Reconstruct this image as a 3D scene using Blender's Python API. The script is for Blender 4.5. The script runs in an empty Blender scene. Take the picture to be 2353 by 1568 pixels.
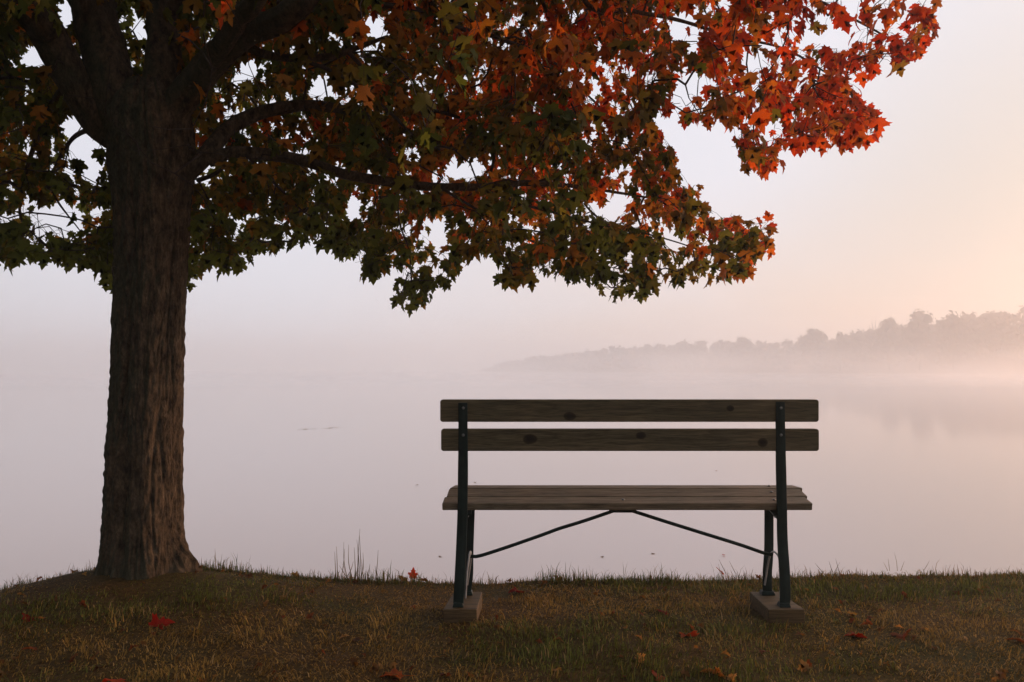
import bpy, math, random
import numpy as np
from mathutils import Vector, Matrix

random.seed(7)
rng = np.random.default_rng(11)
SC = bpy.context.scene
COL = SC.collection

# ------------------------------------------------------------------ camera
CAM_Z = 1.12
PITCH = math.atan(64 / 1700)
cd = bpy.data.cameras.new('camera')
cam = bpy.data.objects.new('camera', cd)
COL.objects.link(cam)
cam.location = (0, 0, CAM_Z)
cam.rotation_euler = (math.radians(90) + PITCH, 0, 0)
cd.sensor_width = 36
cd.lens = 26.01
cd.clip_start = 0.05
cd.clip_end = 6000
SC.camera = cam

# ------------------------------------------------------------------ exposure
SC.view_settings.view_transform = 'Standard'
SC.view_settings.look = 'None'
SC.view_settings.gamma = 1
SC.view_settings.use_curve_mapping = False
SC.view_settings.exposure = 0.14
SC.cycles.volume_bounces = 7
SC.cycles.max_bounces = 10
SC.cycles.diffuse_bounces = 3
SC.cycles.transmission_bounces = 4
SC.cycles.volume_step_rate = 1.0

# ------------------------------------------------------------------ sky and sun
SUN_AZ = math.radians(66)       # measured from straight ahead towards the right
SUN_EL = math.radians(11)
SUN_DIR = Vector((math.sin(SUN_AZ) * math.cos(SUN_EL), math.cos(SUN_AZ) * math.cos(SUN_EL), math.sin(SUN_EL)))
W = bpy.data.worlds.new('World')
SC.world = W
W.use_nodes = True
nt = W.node_tree
nt.nodes.clear()


def nd(tree, t, **kw):
    n = tree.nodes.new(t)
    for k, v in kw.items():
        setattr(n, k, v)
    return n


def build_world():
    L = nt.links.new
    out = nd(nt, 'ShaderNodeOutputWorld')
    bg = nd(nt, 'ShaderNodeBackground')
    sky = nd(nt, 'ShaderNodeTexSky', sky_type='NISHITA', sun_disc=False)
    sky.sun_elevation = SUN_EL
    sky.sun_rotation = SUN_AZ
    sky.dust_density = 3.0
    tc = nd(nt, 'ShaderNodeTexCoord')
    nrm = nd(nt, 'ShaderNodeVectorMath', operation='NORMALIZE')
    L(tc.outputs['Generated'], nrm.inputs[0])
    sep = nd(nt, 'ShaderNodeSeparateXYZ')
    L(nrm.outputs[0], sep.inputs[0])
    dot = nd(nt, 'ShaderNodeVectorMath', operation='DOT_PRODUCT')
    L(nrm.outputs[0], dot.inputs[0])
    dot.inputs[1].default_value = (math.sin(math.radians(42)) * .985, math.cos(math.radians(42)) * .985, 0.02)
    # veil of thin mist cloud: side towards the sun bright and warm, the far side dim and blue
    side = nd(nt, 'ShaderNodeMapRange', interpolation_type='SMOOTHSTEP')
    L(dot.outputs['Value'], side.inputs['Value'])
    side.inputs['From Min'].default_value = -0.75
    side.inputs['From Max'].default_value = 0.36
    r1 = nd(nt, 'ShaderNodeMix', data_type='RGBA')
    L(side.outputs[0], r1.inputs['Factor'])
    r1.inputs['A'].default_value = (0.16, 0.155, 0.165, 1)
    r1.inputs['B'].default_value = (0.735, 0.745, 0.82, 1)
    warm = nd(nt, 'ShaderNodeMapRange', interpolation_type='SMOOTHSTEP')
    L(dot.outputs['Value'], warm.inputs['Value'])
    warm.inputs['From Min'].default_value = 0.86
    warm.inputs['From Max'].default_value = 1.0
    r2 = nd(nt, 'ShaderNodeMix', data_type='RGBA')
    L(warm.outputs[0], r2.inputs['Factor'])
    L(r1.outputs['Result'], r2.inputs['A'])
    r2.inputs['B'].default_value = (0.545, 0.505, 0.435, 1)
    # warm pink band just over the horizon on the sunny side
    el = nd(nt, 'ShaderNodeMapRange', interpolation_type='SMOOTHSTEP')
    L(sep.outputs['Z'], el.inputs['Value'])
    el.inputs['From Min'].default_value = 0.26
    el.inputs['From Max'].default_value = 0.0
    el.inputs['To Max'].default_value = 1.0
    nz = nd(nt, 'ShaderNodeTexNoise')
    nz.inputs['Scale'].default_value = 2.6
    nz.inputs['Detail'].default_value = 2.0
    mp = nd(nt, 'ShaderNodeMapping')
    mp.inputs['Scale'].default_value = (1, 1, 3)
    L(nrm.outputs[0], mp.inputs[0])
    L(mp.outputs[0], nz.inputs['Vector'])
    nzr = nd(nt, 'ShaderNodeMapRange')
    L(nz.outputs['Fac'], nzr.inputs['Value'])
    nzr.inputs['From Min'].default_value = 0.3
    nzr.inputs['From Max'].default_value = 0.7
    nzr.inputs['To Min'].default_value = 0.35
    nzr.inputs['To Max'].default_value = 1.0
    w2 = nd(nt, 'ShaderNodeMapRange', interpolation_type='SMOOTHSTEP')
    L(dot.outputs['Value'], w2.inputs['Value'])
    w2.inputs['From Min'].default_value = 0.50
    w2.inputs['From Max'].default_value = 0.84
    m1 = nd(nt, 'ShaderNodeMath', operation='MULTIPLY')
    L(el.outputs[0], m1.inputs[0])
    L(w2.outputs[0], m1.inputs[1])
    m2 = nd(nt, 'ShaderNodeMath', operation='MULTIPLY')
    L(m1.outputs[0], m2.inputs[0])
    L(nzr.outputs[0], m2.inputs[1])
    r3 = nd(nt, 'ShaderNodeMix', data_type='RGBA')
    L(m2.outputs[0], r3.inputs['Factor'])
    L(r2.outputs['Result'], r3.inputs['A'])
    r3.inputs['B'].default_value = (0.76, 0.56, 0.42, 1)
    # Nishita sky shining through the veil
    sc = nd(nt, 'ShaderNodeVectorMath', operation='SCALE')
    L(sky.outputs[0], sc.inputs[0])
    sc.inputs['Scale'].default_value = 0.006
    add = nd(nt, 'ShaderNodeVectorMath', operation='ADD')
    L(r3.outputs['Result'], add.inputs[0])
    L(sc.outputs[0], add.inputs[1])
    L(add.outputs[0], bg.inputs['Color'])
    bg.inputs['Strength'].default_value = 1.0
    L(bg.outputs[0], out.inputs['Surface'])


build_world()
W.cycles.sampling_method = 'MANUAL'
W.cycles.sample_map_resolution = 512

sl = bpy.data.lights.new('sun', 'SUN')
sun = bpy.data.objects.new('sun', sl)
COL.objects.link(sun)
sl.energy = 2.5
sl.angle = math.radians(14)
sl.color = (1.0, 0.54, 0.31)
sun.rotation_euler = SUN_DIR.to_track_quat('Z', 'Y').to_euler()

# ------------------------------------------------------------------ helpers
CP, SP = math.cos(PITCH), math.sin(PITCH)


def P(px, py, D):
    """point at ground distance D that the photograph shows at (px, py) of a 2353 wide copy"""
    a = (px - 1176.5) / 1700.0
    b = -(py - 784.0) / 1700.0
    dy = CP - b * SP
    dz = SP + b * CP
    k = D / dy
    return Vector((a * k, D, CAM_Z + dz * k))


def proj(p):
    """numpy (n,3) -> pixel coordinates and distance"""
    y = p[:, 1]
    z = p[:, 2] - CAM_Z
    depth = y * CP + z * SP
    up = -y * SP + z * CP
    depth = np.where(depth < 0.05, 0.05, depth)
    return 1176.5 + 1700 * p[:, 0] / depth, 784 - 1700 * up / depth, depth


def tag(o, label=None, cat=None, group=None, kind=None):
    if label: o['label'] = label
    if cat: o['category'] = cat
    if group: o['group'] = group
    if kind: o['kind'] = kind
    return o


def empty(name, loc, label=None, cat=None, group=None):
    o = bpy.data.objects.new(name, None)
    o.empty_display_size = 0.1
    o.location = loc
    COL.objects.link(o)
    return tag(o, label, cat, group)


def mesh_obj(name, verts, faces, mat, parent=None, smooth=False, cols=None, keep_world=True, loc=None):
    """verts are in world space; loc gives the origin"""
    verts = np.asarray(verts, dtype=np.float64)
    org = np.array(loc if loc is not None else ((parent.location if parent is not None else (0, 0, 0))), dtype=float)
    me = bpy.data.meshes.new(name)
    v = verts - org
    if isinstance(faces, np.ndarray):
        n, k = faces.shape
        me.vertices.add(len(v))
        me.vertices.foreach_set('co', v.astype(np.float32).ravel())
        me.loops.add(n * k)
        me.loops.foreach_set('vertex_index', faces.astype(np.int32).ravel())
        me.polygons.add(n)
        me.polygons.foreach_set('loop_start', np.arange(0, n * k, k, dtype=np.int32))
        me.polygons.foreach_set('loop_total', np.full(n, k, dtype=np.int32))
        me.update(calc_edges=True)
    else:
        me.from_pydata(v.tolist(), [], faces)
    if cols is not None:
        ca = me.color_attributes.new('tint', 'FLOAT_COLOR', 'POINT')
        c4 = np.ones((len(v), 4), dtype=np.float32)
        c4[:, :3] = cols
        ca.data.foreach_set('color', c4.ravel())
    if smooth:
        me.polygons.foreach_set('use_smooth', np.ones(len(me.polygons), dtype=bool))
    me.materials.append(mat)
    o = bpy.data.objects.new(name, me)
    COL.objects.link(o)
    if parent is not None:
        o.parent = parent
        pl = np.array(parent_world(parent))
        o.location = Vector(org - pl)
    else:
        o.location = Vector(org)
    return o


def parent_world(o):
    l = Vector(o.location)
    p = o.parent
    while p is not None:
        l = l + Vector(p.location)
        p = p.parent
    return l


# vectorised gradient noise
_perm = np.random.default_rng(3).permutation(256)
_perm = np.concatenate([_perm, _perm, _perm])
_grad = np.random.default_rng(4).normal(size=(256, 3))
_grad /= np.linalg.norm(_grad, axis=1)[:, None]


def noise3(p):
    p = np.asarray(p, dtype=float)
    i = np.floor(p).astype(int)
    f = p - i
    i &= 255
    u = f * f * f * (f * (f * 6 - 15) + 10)
    res = 0
    for dx in (0, 1):
        wx = u[..., 0] if dx else 1 - u[..., 0]
        for dy in (0, 1):
            wy = u[..., 1] if dy else 1 - u[..., 1]
            for dz in (0, 1):
                wz = u[..., 2] if dz else 1 - u[..., 2]
                h = _perm[_perm[_perm[i[..., 0] + dx] + i[..., 1] + dy] + i[..., 2] + dz]
                g = _grad[h]
                d = g[..., 0] * (f[..., 0] - dx) + g[..., 1] * (f[..., 1] - dy) + g[..., 2] * (f[..., 2] - dz)
                res = res + wx * wy * wz * d
    return res * 1.6


def fbm(p, o=4):
    s, a = 0, 1.0
    p = np.asarray(p, dtype=float)
    for k in range(o):
        s = s + a * noise3(p * 2 ** k + 17.3 * k)
        a *= 0.5
    return s


def smooth(a, b, x):
    t = np.clip((x - a) / (b - a), 0, 1)
    return t * t * (3 - 2 * t)


# ------------------------------------------------------------------ materials
def new_mat(name):
    m = bpy.data.materials.new(name)
    m.use_nodes = True
    m.node_tree.nodes.clear()
    return m, m.node_tree


def mat_out(t, sh, vol=None, disp=None):
    o = nd(t, 'ShaderNodeOutputMaterial')
    if sh is not None: t.links.new(sh, o.inputs['Surface'])
    if vol is not None: t.links.new(vol, o.inputs['Volume'])


def ramp(t, fac, stops):
    r = nd(t, 'ShaderNodeValToRGB')
    e = r.color_ramp.elements
    while len(e) < len(stops): e.new(0.5)
    for k, (p, c) in enumerate(stops):
        e[k].position = p
        e[k].color = (*c, 1)
    t.links.new(fac, r.inputs[0])
    return r.outputs['Color']


def noise_tex(t, scale, detail=4, vec=None, rough=0.55, mapscale=None, coord='Object'):
    n = nd(t, 'ShaderNodeTexNoise')
    n.inputs['Scale'].default_value = scale
    n.inputs['Detail'].default_value = detail
    n.inputs['Roughness'].default_value = rough
    if vec is None:
        tc = nd(t, 'ShaderNodeTexCoord')
        vec = tc.outputs[coord]
    if mapscale:
        mp = nd(t, 'ShaderNodeMapping')
        mp.inputs['Scale'].default_value = mapscale
        t.links.new(vec, mp.inputs[0])
        vec = mp.outputs[0]
    t.links.new(vec, n.inputs['Vector'])
    return n.outputs['Fac']


def bump(t, h, strength=0.5, dist=0.01):
    b = nd(t, 'ShaderNodeBump')
    b.inputs['Strength'].default_value = strength
    b.inputs['Distance'].default_value = dist
    t.links.new(h, b.inputs['Height'])
    return b.outputs[0]


def principled(t, col=None, rough=0.7, spec=0.3, normal=None, colv=None, metal=0):
    b = nd(t, 'ShaderNodeBsdfPrincipled')
    if col is not None: t.links.new(col, b.inputs['Base Color'])
    if colv is not None: b.inputs['Base Color'].default_value = (*colv, 1)
    b.inputs['Roughness'].default_value = rough
    b.inputs['Specular IOR Level'].default_value = spec
    b.inputs['Metallic'].default_value = metal
    if normal is not None: t.links.new(normal, b.inputs['Normal'])
    return b


def mix_rgb(t, fac, a, b, blend='MIX'):
    m = nd(t, 'ShaderNodeMix', data_type='RGBA', blend_type=blend)
    for s, v in (('Factor', fac), ('A', a), ('B', b)):
        if isinstance(v, (float, int)): m.inputs[s].default_value = v
        elif isinstance(v, tuple): m.inputs[s].default_value = (*v, 1)
        else: t.links.new(v, m.inputs[s])
    return m.outputs['Result']


def leaf_material(name, source):
    m, t = new_mat(name)
    if source == 'attr':
        a = nd(t, 'ShaderNodeAttribute', attribute_name='tint')
        c = a.outputs['Color']
    else:
        a = nd(t, 'ShaderNodeObjectInfo')
        c = a.outputs['Color']
    n = noise_tex(t, 30, 3)
    c = mix_rgb(t, 1.0, c, ramp(t, n, [(0.3, (0.72, 0.75, 0.72)), (0.7, (1.15, 1.1, 1.05))]), 'MULTIPLY')
    d = principled(t, col=c, rough=0.6, spec=0.12)
    tr = nd(t, 'ShaderNodeBsdfTranslucent')
    c2 = mix_rgb(t, 1.0, c, (2.0, 1.7, 1.0), 'MULTIPLY')
    t.links.new(c2, tr.inputs['Color'])
    mx = nd(t, 'ShaderNodeMixShader')
    mx.inputs[0].default_value = 0.58
    t.links.new(d.outputs[0], mx.inputs[1])
    t.links.new(tr.outputs[0], mx.inputs[2])
    mat_out(t, mx.outputs[0])
    return m


def bark_material():
    m, t = new_mat('maple_bark')
    tc = nd(t, 'ShaderNodeTexCoord')
    v = tc.outputs['Object']
    fur = noise_tex(t, 11, 8, v, 0.7, (2.2, 2.2, 1.1))
    fine = noise_tex(t, 60, 5, v, 0.65, (1.6, 1.6, 0.9))
    big = noise_tex(t, 2.2, 3, v, 0.5)
    c = ramp(t, fur, [(0.34, (0.017, 0.013, 0.008)), (0.46, (0.066, 0.046, 0.027)), (0.60, (0.118, 0.082, 0.048)), (0.76, (0.20, 0.145, 0.09))])
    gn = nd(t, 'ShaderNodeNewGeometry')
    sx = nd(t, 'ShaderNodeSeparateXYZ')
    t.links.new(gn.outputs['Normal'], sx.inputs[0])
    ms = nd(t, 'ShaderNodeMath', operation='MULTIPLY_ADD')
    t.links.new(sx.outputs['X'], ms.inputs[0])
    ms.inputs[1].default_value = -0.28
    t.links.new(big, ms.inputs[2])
    left_tint = ramp(t, ms.outputs[0], [(0.42, (0, 0, 0)), (0.62, (1, 1, 1))])  # mixes a greener, darker tone into the left-facing bark
    c = mix_rgb(t, left_tint, c, mix_rgb(t, 0.6, c, (0.052, 0.062, 0.038)))
    c = mix_rgb(t, 1.0, c, ramp(t, fine, [(0.3, (0.6, 0.6, 0.6)), (0.7, (1.3, 1.3, 1.3))]), 'MULTIPLY')
    ad = nd(t, 'ShaderNodeMath', operation='ADD')
    t.links.new(fur, ad.inputs[0])
    fm = nd(t, 'ShaderNodeMath', operation='MULTIPLY')
    fm.inputs[1].default_value = 0.35
    t.links.new(fine, fm.inputs[0])
    t.links.new(fm.outputs[0], ad.inputs[1])
    b = principled(t, col=c, rough=0.9, spec=0.15, normal=bump(t, ad.outputs[0], 0.9, 0.02))
    mat_out(t, b.outputs[0])
    return m


def twig_material():
    m, t = new_mat('twig_bark')
    n = noise_tex(t, 40, 3)
    b = principled(t, col=ramp(t, n, [(0.3, (0.028, 0.020, 0.015)), (0.7, (0.07, 0.05, 0.038))]), rough=0.8, spec=0.2)
    mat_out(t, b.outputs[0])
    return m


def wood_material(name, base, dark, light, knots=()):
    m, t = new_mat(name)
    tc = nd(t, 'ShaderNodeTexCoord')
    v = tc.outputs['Object']
    # bend the grain a little round
    warp = nd(t, 'ShaderNodeTexNoise')
    warp.inputs['Scale'].default_value = 5
    t.links.new(v, warp.inputs['Vector'])
    vm = nd(t, 'ShaderNodeVectorMath', operation='MULTIPLY_ADD')
    t.links.new(warp.outputs['Color'], vm.inputs[0])
    vm.inputs[1].default_value = (0.02, 0.02, 0.02)
    t.links.new(v, vm.inputs[2])
    g = noise_tex(t, 6, 7, vm.outputs[0], 0.7, (0.6, 12, 12))
    g2 = noise_tex(t, 40, 4, vm.outputs[0], 0.6, (0.25, 6, 6))
    b0 = noise_tex(t, 2.5, 2, v, 0.5)
    c = ramp(t, g, [(0.32, dark), (0.5, base), (0.72, light)])
    c = mix_rgb(t, 1.0, c, ramp(t, g2, [(0.35, (0.62, 0.60, 0.58)), (0.6, (1.15, 1.13, 1.1))]), 'MULTIPLY')
    c = mix_rgb(t, 1.0, c, ramp(t, b0, [(0.3, (0.75, 0.8, 0.78)), (0.7, (1.15, 1.08, 1.0))]), 'MULTIPLY')
    for (kx, kz, rx, rz) in knots:
        s = nd(t, 'ShaderNodeVectorMath', operation='SUBTRACT')
        t.links.new(vm.outputs[0], s.inputs[0])
        s.inputs[1].default_value = (kx + 0.01, 0.01, kz + 0.01)
        q = nd(t, 'ShaderNodeVectorMath', operation='MULTIPLY')
        t.links.new(s.outputs[0], q.inputs[0])
        q.inputs[1].default_value = (1 / rx, 0.0, 1 / rz)
        ln = nd(t, 'ShaderNodeVectorMath', operation='LENGTH')
        t.links.new(q.outputs[0], ln.inputs[0])
        k = ramp(t, ln.outputs['Value'], [(0.35, (0.16, 0.15, 0.15)), (0.78, (0.36, 0.33, 0.30)), (0.9, (0.8, 0.8, 0.8)), (1.0, (1, 1, 1))])
        c = mix_rgb(t, 1.0, c, k, 'MULTIPLY')
    b = principled(t, col=c, rough=0.75, spec=0.25, normal=bump(t, g2, 0.35, 0.004))
    mat_out(t, b.outputs[0])
    return m


def plain(name, c1, c2, rough=0.6, spec=0.4, scale=20, metal=0, bs=0.1):
    m, t = new_mat(name)
    n = noise_tex(t, scale, 4)
    b = principled(t, col=ramp(t, n, [(0.3, c1), (0.7, c2)]), rough=rough, spec=spec, metal=metal, normal=bump(t, n, bs, 0.003))
    mat_out(t, b.outputs[0])
    return m


def ground_material():
    m, t = new_mat('thatch_and_soil')
    n1 = noise_tex(t, 1.6, 4, coord='Object')
    n2 = noise_tex(t, 45, 5, coord='Object', rough=0.7)
    c = ramp(t, n1, [(0.35, (0.100, 0.056, 0.020)), (0.55, (0.080, 0.056, 0.018)), (0.7, (0.050, 0.052, 0.014))])
    c = mix_rgb(t, 1.0, c, ramp(t, n2, [(0.3, (0.35, 0.35, 0.35)), (0.7, (1.3, 1.25, 1.15))]), 'MULTIPLY')
    b = principled(t, col=c, rough=0.95, spec=0.1, normal=bump(t, n2, 0.8, 0.02))
    mat_out(t, b.outputs[0])
    return m


def attr_material(name, rough=0.7, trans=0.3):
    m, t = new_mat(name)
    a = nd(t, 'ShaderNodeAttribute', attribute_name='tint')
    d = principled(t, col=a.outputs['Color'], rough=rough, spec=0.15)
    tr = nd(t, 'ShaderNodeBsdfTranslucent')
    t.links.new(a.outputs['Color'], tr.inputs['Color'])
    mx = nd(t, 'ShaderNodeMixShader')
    mx.inputs[0].default_value = trans
    t.links.new(d.outputs[0], mx.inputs[1])
    t.links.new(tr.outputs[0], mx.inputs[2])
    mat_out(t, mx.outputs[0])
    return m


def water_material():
    m, t = new_mat('lake_water')
    tc = nd(t, 'ShaderNodeTexCoord')
    n = noise_tex(t, 0.35, 3, tc.outputs['Object'], 0.5, (0.35, 1.0, 1.0))
    n2 = noise_tex(t, 3.0, 2, tc.outputs['Object'], 0.5, (0.5, 1.0, 1.0))
    ad = nd(t, 'ShaderNodeMath', operation='ADD')
    t.links.new(n, ad.inputs[0])
    q = nd(t, 'ShaderNodeMath', operation='MULTIPLY')
    q.inputs[1].default_value = 0.04
    t.links.new(n2, q.inputs[0])
    t.links.new(q.outputs[0], ad.inputs[1])
    nb = bump(t, ad.outputs[0], 0.02, 0.05)
    df = nd(t, 'ShaderNodeBsdfDiffuse')
    df.inputs['Color'].default_value = (0.50, 0.395, 0.36, 1)
    gl = nd(t, 'ShaderNodeBsdfGlossy', distribution='GGX')
    gl.inputs['Roughness'].default_value = 0.07
    gl.inputs['Color'].default_value = (0.97, 0.95, 0.94, 1)
    fr = nd(t, 'ShaderNodeFresnel')
    fr.inputs['IOR'].default_value = 1.75
    for q_ in (gl, fr): t.links.new(nb, q_.inputs['Normal'])
    mx = nd(t, 'ShaderNodeMixShader')
    # a share of the surface is ruffled by tiny wavelets and mirrors less sharply
    g2_ = nd(t, 'ShaderNodeBsdfGlossy', distribution='GGX')
    g2_.inputs['Roughness'].default_value = 0.29
    g2_.inputs['Color'].default_value = (0.97, 0.95, 0.94, 1)
    t.links.new(nb, g2_.inputs['Normal'])
    mg = nd(t, 'ShaderNodeMixShader')
    mg.inputs[0].default_value = 0.34
    t.links.new(gl.outputs[0], mg.inputs[1])
    t.links.new(g2_.outputs[0], mg.inputs[2])
    t.links.new(fr.outputs[0], mx.inputs[0])
    t.links.new(df.outputs[0], mx.inputs[1])
    t.links.new(mg.outputs[0], mx.inputs[2])
    mat_out(t, mx.outputs[0])
    return m


M_LEAF_A = leaf_material('leaf_blade', 'attr')
M_LEAF_O = leaf_material('leaf_blade_single', 'obj')
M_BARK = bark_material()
M_TWIG = twig_material()
M_IRON = plain('dark_green_iron', (0.006, 0.014, 0.011), (0.011, 0.024, 0.018), 0.6, 0.25, 30)
M_PALE = plain('pale_metal', (0.25, 0.23, 0.21), (0.42, 0.40, 0.37), 0.4, 0.5, 60)
M_BOLT = plain('bolt_steel', (0.12, 0.12, 0.11), (0.25, 0.25, 0.23), 0.4, 0.5, 60, 0.6)
M_GROUND = ground_material()
M_GRASS = attr_material('grass_blades', 0.7, 0.35)
M_FAR = attr_material('distant_foliage', 0.9, 0.15)
M_FARBARK = plain('distant_bark', (0.05, 0.04, 0.03), (0.09, 0.07, 0.05))
M_WATER = water_material()

# ------------------------------------------------------------------ terrain
WATER_Z = -0.70
# edge of the bank, photographed heights
EDGE_PX = np.array([-900, -300, 0, 60, 130, 220, 340, 470, 620, 760, 900, 1010, 1100, 1300, 1500, 1700, 1900, 2100, 2353, 2800, 3600])
EDGE_PY = np.array([1385, 1372, 1360, 1352, 1336, 1316, 1308, 1312, 1326, 1333, 1335, 1338, 1342, 1336, 1330, 1326, 1324, 1322, 1318, 1312, 1305])
_e = [P(a, b, 4.12) for a, b in zip(EDGE_PX, EDGE_PY)]
EX = np.array([p.x for p in _e])
EZ = np.array([p.z for p in _e])


def edge_y(x):
    return 4.12 + 0.10 * noise3(np.stack([x * 0.7, x * 0 + 3.1, x * 0 + 0.4], -1)) + 0.04 * noise3(np.stack([x * 3.1, x * 0 + 1.7, x * 0], -1))


def ground_h(x, y):
    x = np.asarray(x, float)
    y = np.asarray(y, float)
    ey = edge_y(x)
    ze = np.interp(x, EX, EZ)
    base = -0.0 - 0.02 * smooth(0, -30, y)
    w = smooth(3.3, 4.12, y)
    h = base * (1 - w) + ze * w
    d2 = ((x + 1.93) / 1.0) ** 2 + ((y - 3.85) / 0.75) ** 2
    h = h + 0.075 * np.exp(-d2 * 1.3) * (1 - smooth(3.85, 4.12, y) * 0.75)
    h = h + 0.02 * noise3(np.stack([x * 1.3, y * 1.3, x * 0 + 2.2], -1)) * (1 - 0.6 * w) + 0.006 * noise3(np.stack([x * 6, y * 6, x * 0], -1))
    # bank falls to the lake bed
    over = np.maximum(y - ey, 0)
    h = h - np.minimum(over * over * 3.0 + over * 0.35, 1.25 + 0 * over)
    return np.maximum(h, -1.5)


def build_ground():
    xs = np.unique(np.concatenate([np.linspace(-5, 5, 180), np.linspace(-30, -5, 50), np.linspace(5, 30, 50), -np.geomspace(30, 900, 20), np.geomspace(30, 900, 20)]))
    ys = np.unique(np.concatenate([np.linspace(1.2, 5.4, 130), np.linspace(-20, 1.2, 50), -np.geomspace(20, 500, 18), [6, 8, 12]]))
    X, Y = np.meshgrid(xs, ys, indexing='ij')
    Z = ground_h(X, Y)
    v = np.stack([X, Y, Z], -1).reshape(-1, 3)
    nx, ny = len(xs), len(ys)
    i, j = np.meshgrid(np.arange(nx - 1), np.arange(ny - 1), indexing='ij')
    a = (i * ny + j).ravel()
    f = np.stack([a, a + ny, a + ny + 1, a + 1], -1)
    o = mesh_obj('ground', v, f, M_GROUND, smooth=True)
    tag(o, kind='structure')


build_ground()


def build_water():
    xs = np.concatenate([-np.geomspace(1500, 8, 26), np.linspace(-6, 6, 9), np.geomspace(8, 1500, 26)])
    ys = np.geomspace(4.3, 1500, 44)
    X, Y = np.meshgrid(xs, ys, indexing='ij')
    nx, ny = len(xs), len(ys)
    i, j = np.meshgrid(np.arange(nx - 1), np.arange(ny - 1), indexing='ij')
    a = (i * ny + j).ravel()
    f = np.stack([a, a + ny, a + ny + 1, a + 1], -1)
    v = np.stack([X, Y, X * 0 + WATER_Z], -1).reshape(-1, 3)
    tag(mesh_obj('water', v, f, M_WATER), kind='structure')


build_water()

# ------------------------------------------------------------------ haze
HAZE = 0.0030


def box_obj(name, lo, hi, mat):
    x0, y0, z0 = lo
    x1, y1, z1 = hi
    v = [(x0, y0, z0), (x1, y0, z0), (x1, y1, z0), (x0, y1, z0), (x0, y0, z1), (x1, y0, z1), (x1, y1, z1), (x0, y1, z1)]
    f = [(0, 3, 2, 1), (4, 5, 6, 7), (0, 1, 5, 4), (1, 2, 6, 5), (2, 3, 7, 6), (3, 0, 4, 7)]
    return mesh_obj(name, v, f, mat)


m, t = new_mat('morning_haze')
pv = nd(t, 'ShaderNodeVolumePrincipled')
pv.inputs['Color'].default_value = (1.0, 1.0, 1.0, 1)
pv.inputs['Density'].default_value = HAZE
pv.inputs['Anisotropy'].default_value = 0.70
mat_out(t, None, pv.outputs[0])
# low bank of mist drifting on the water in front of the far shore
m2, t2 = new_mat('low_mist')
pv2 = nd(t2, 'ShaderNodeVolumePrincipled')
pv2.inputs['Color'].default_value = (1.0, 0.995, 0.995, 1)
pv2.inputs['Anisotropy'].default_value = 0.70
tc2 = nd(t2, 'ShaderNodeTexCoord')
n2_ = noise_tex(t2, 0.022, 3, tc2.outputs['Object'], 0.6, (1.0, 0.5, 2.6))
sp2 = nd(t2, 'ShaderNodeSeparateXYZ')
t2.links.new(tc2.outputs['Object'], sp2.inputs[0])
hf = nd(t2, 'ShaderNodeMapRange', interpolation_type='SMOOTHSTEP')
t2.links.new(sp2.outputs['Z'], hf.inputs['Value'])
hf.inputs['From Min'].default_value = 7.5
hf.inputs['From Max'].default_value = 0.5
th2 = nd(t2, 'ShaderNodeMapRange')
t2.links.new(n2_, th2.inputs['Value'])
th2.inputs['From Min'].default_value = 0.36
th2.inputs['From Max'].default_value = 0.66
th2.inputs['To Max'].default_value = 0.015
mm2 = nd(t2, 'ShaderNodeMath', operation='MULTIPLY')
t2.links.new(hf.outputs[0], mm2.inputs[0])
t2.links.new(th2.outputs[0], mm2.inputs[1])
t2.links.new(mm2.outputs[0], pv2.inputs['Density'])
mat_out(t2, None, pv2.outputs[0])
m2.cycles.volume_step_rate = 6
mb = box_obj('mist', (-260, 70, WATER_Z + 0.02), (420, 225, 8), m2)
tag(mb, 'low bank of drifting white mist lying on the lake before the far shore', 'mist', kind='stuff')
hz = box_obj('haze', (-1600, -600, -2.6), (1600, 1600, 31), m)
tag(hz, 'pale pinkish morning haze hanging over the lake and shore', 'haze', kind='stuff')

# ------------------------------------------------------------------ far shore
RX = np.array([1100, 1140, 1180, 1260, 1330, 1400, 1500, 1560, 1640, 1700, 1760, 1800, 1850, 1930, 2000, 2060, 2150, 2250, 2353, 2600, 3000])
RY = np.array([846, 837, 827, 815, 805, 797, 792, 785, 783, 778, 782, 785, 773, 768, 754, 746, 736, 716, 706, 696, 690])
RD = np.array([560, 510, 470, 435, 412, 398, 384, 376, 367, 360, 354, 346, 335, 320, 306, 296, 280, 266, 252, 240, 232])


def shore(px):
    D = np.interp(px, RX, RD)
    y = np.interp(px, RX, RY)
    X = (px - 1176.5) / 1700 * D
    top = CAM_Z + (848 - y) / 1700 * D
    return X, D, top


def build_hill():
    pxs = np.linspace(1110, 3000, 160)
    rows = []
    for off, fr in ((-14, -0.05), (-8, 0.02), (0, 0.16), (10, 0.42), (24, 0.66), (60, 0.72), (120, 0.7), (200, 0.0)):
        X, D, top = shore(pxs)
        Y = D + off
        Z = -1.2 + (top + 1.2) * max(fr, 0) + 0.8 * noise3(np.stack([X * 0.03, Y * 0.03, Y * 0], -1)) * (fr > 0.05)
        if off == -14: Z = Z * 0 - 1.4
        rows.append(np.stack([X * Y / D, Y, Z], -1))
    v = np.stack(rows, 1)
    n, k = v.shape[:2]
    i, j = np.meshgrid(np.arange(n - 1), np.arange(k - 1), indexing='ij')
    a = (i * k + j).ravel()
    f = np.stack([a, a + k, a + k + 1, a + 1], -1)
    o = mesh_obj('hill', v.reshape(-1, 3), f, M_GROUND, smooth=True)
    tag(o, kind='structure')


build_hill()


def ico():
    import bmesh
    bm = bmesh.new()
    bmesh.ops.create_icosphere(bm, subdivisions=2, radius=1)
    v = np.array([q.co[:] for q in bm.verts])
    f = np.array([[q.index for q in fc.verts] for fc in bm.faces])
    bm.free()
    return v, f


ICO_V, ICO_F = ico()


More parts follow.
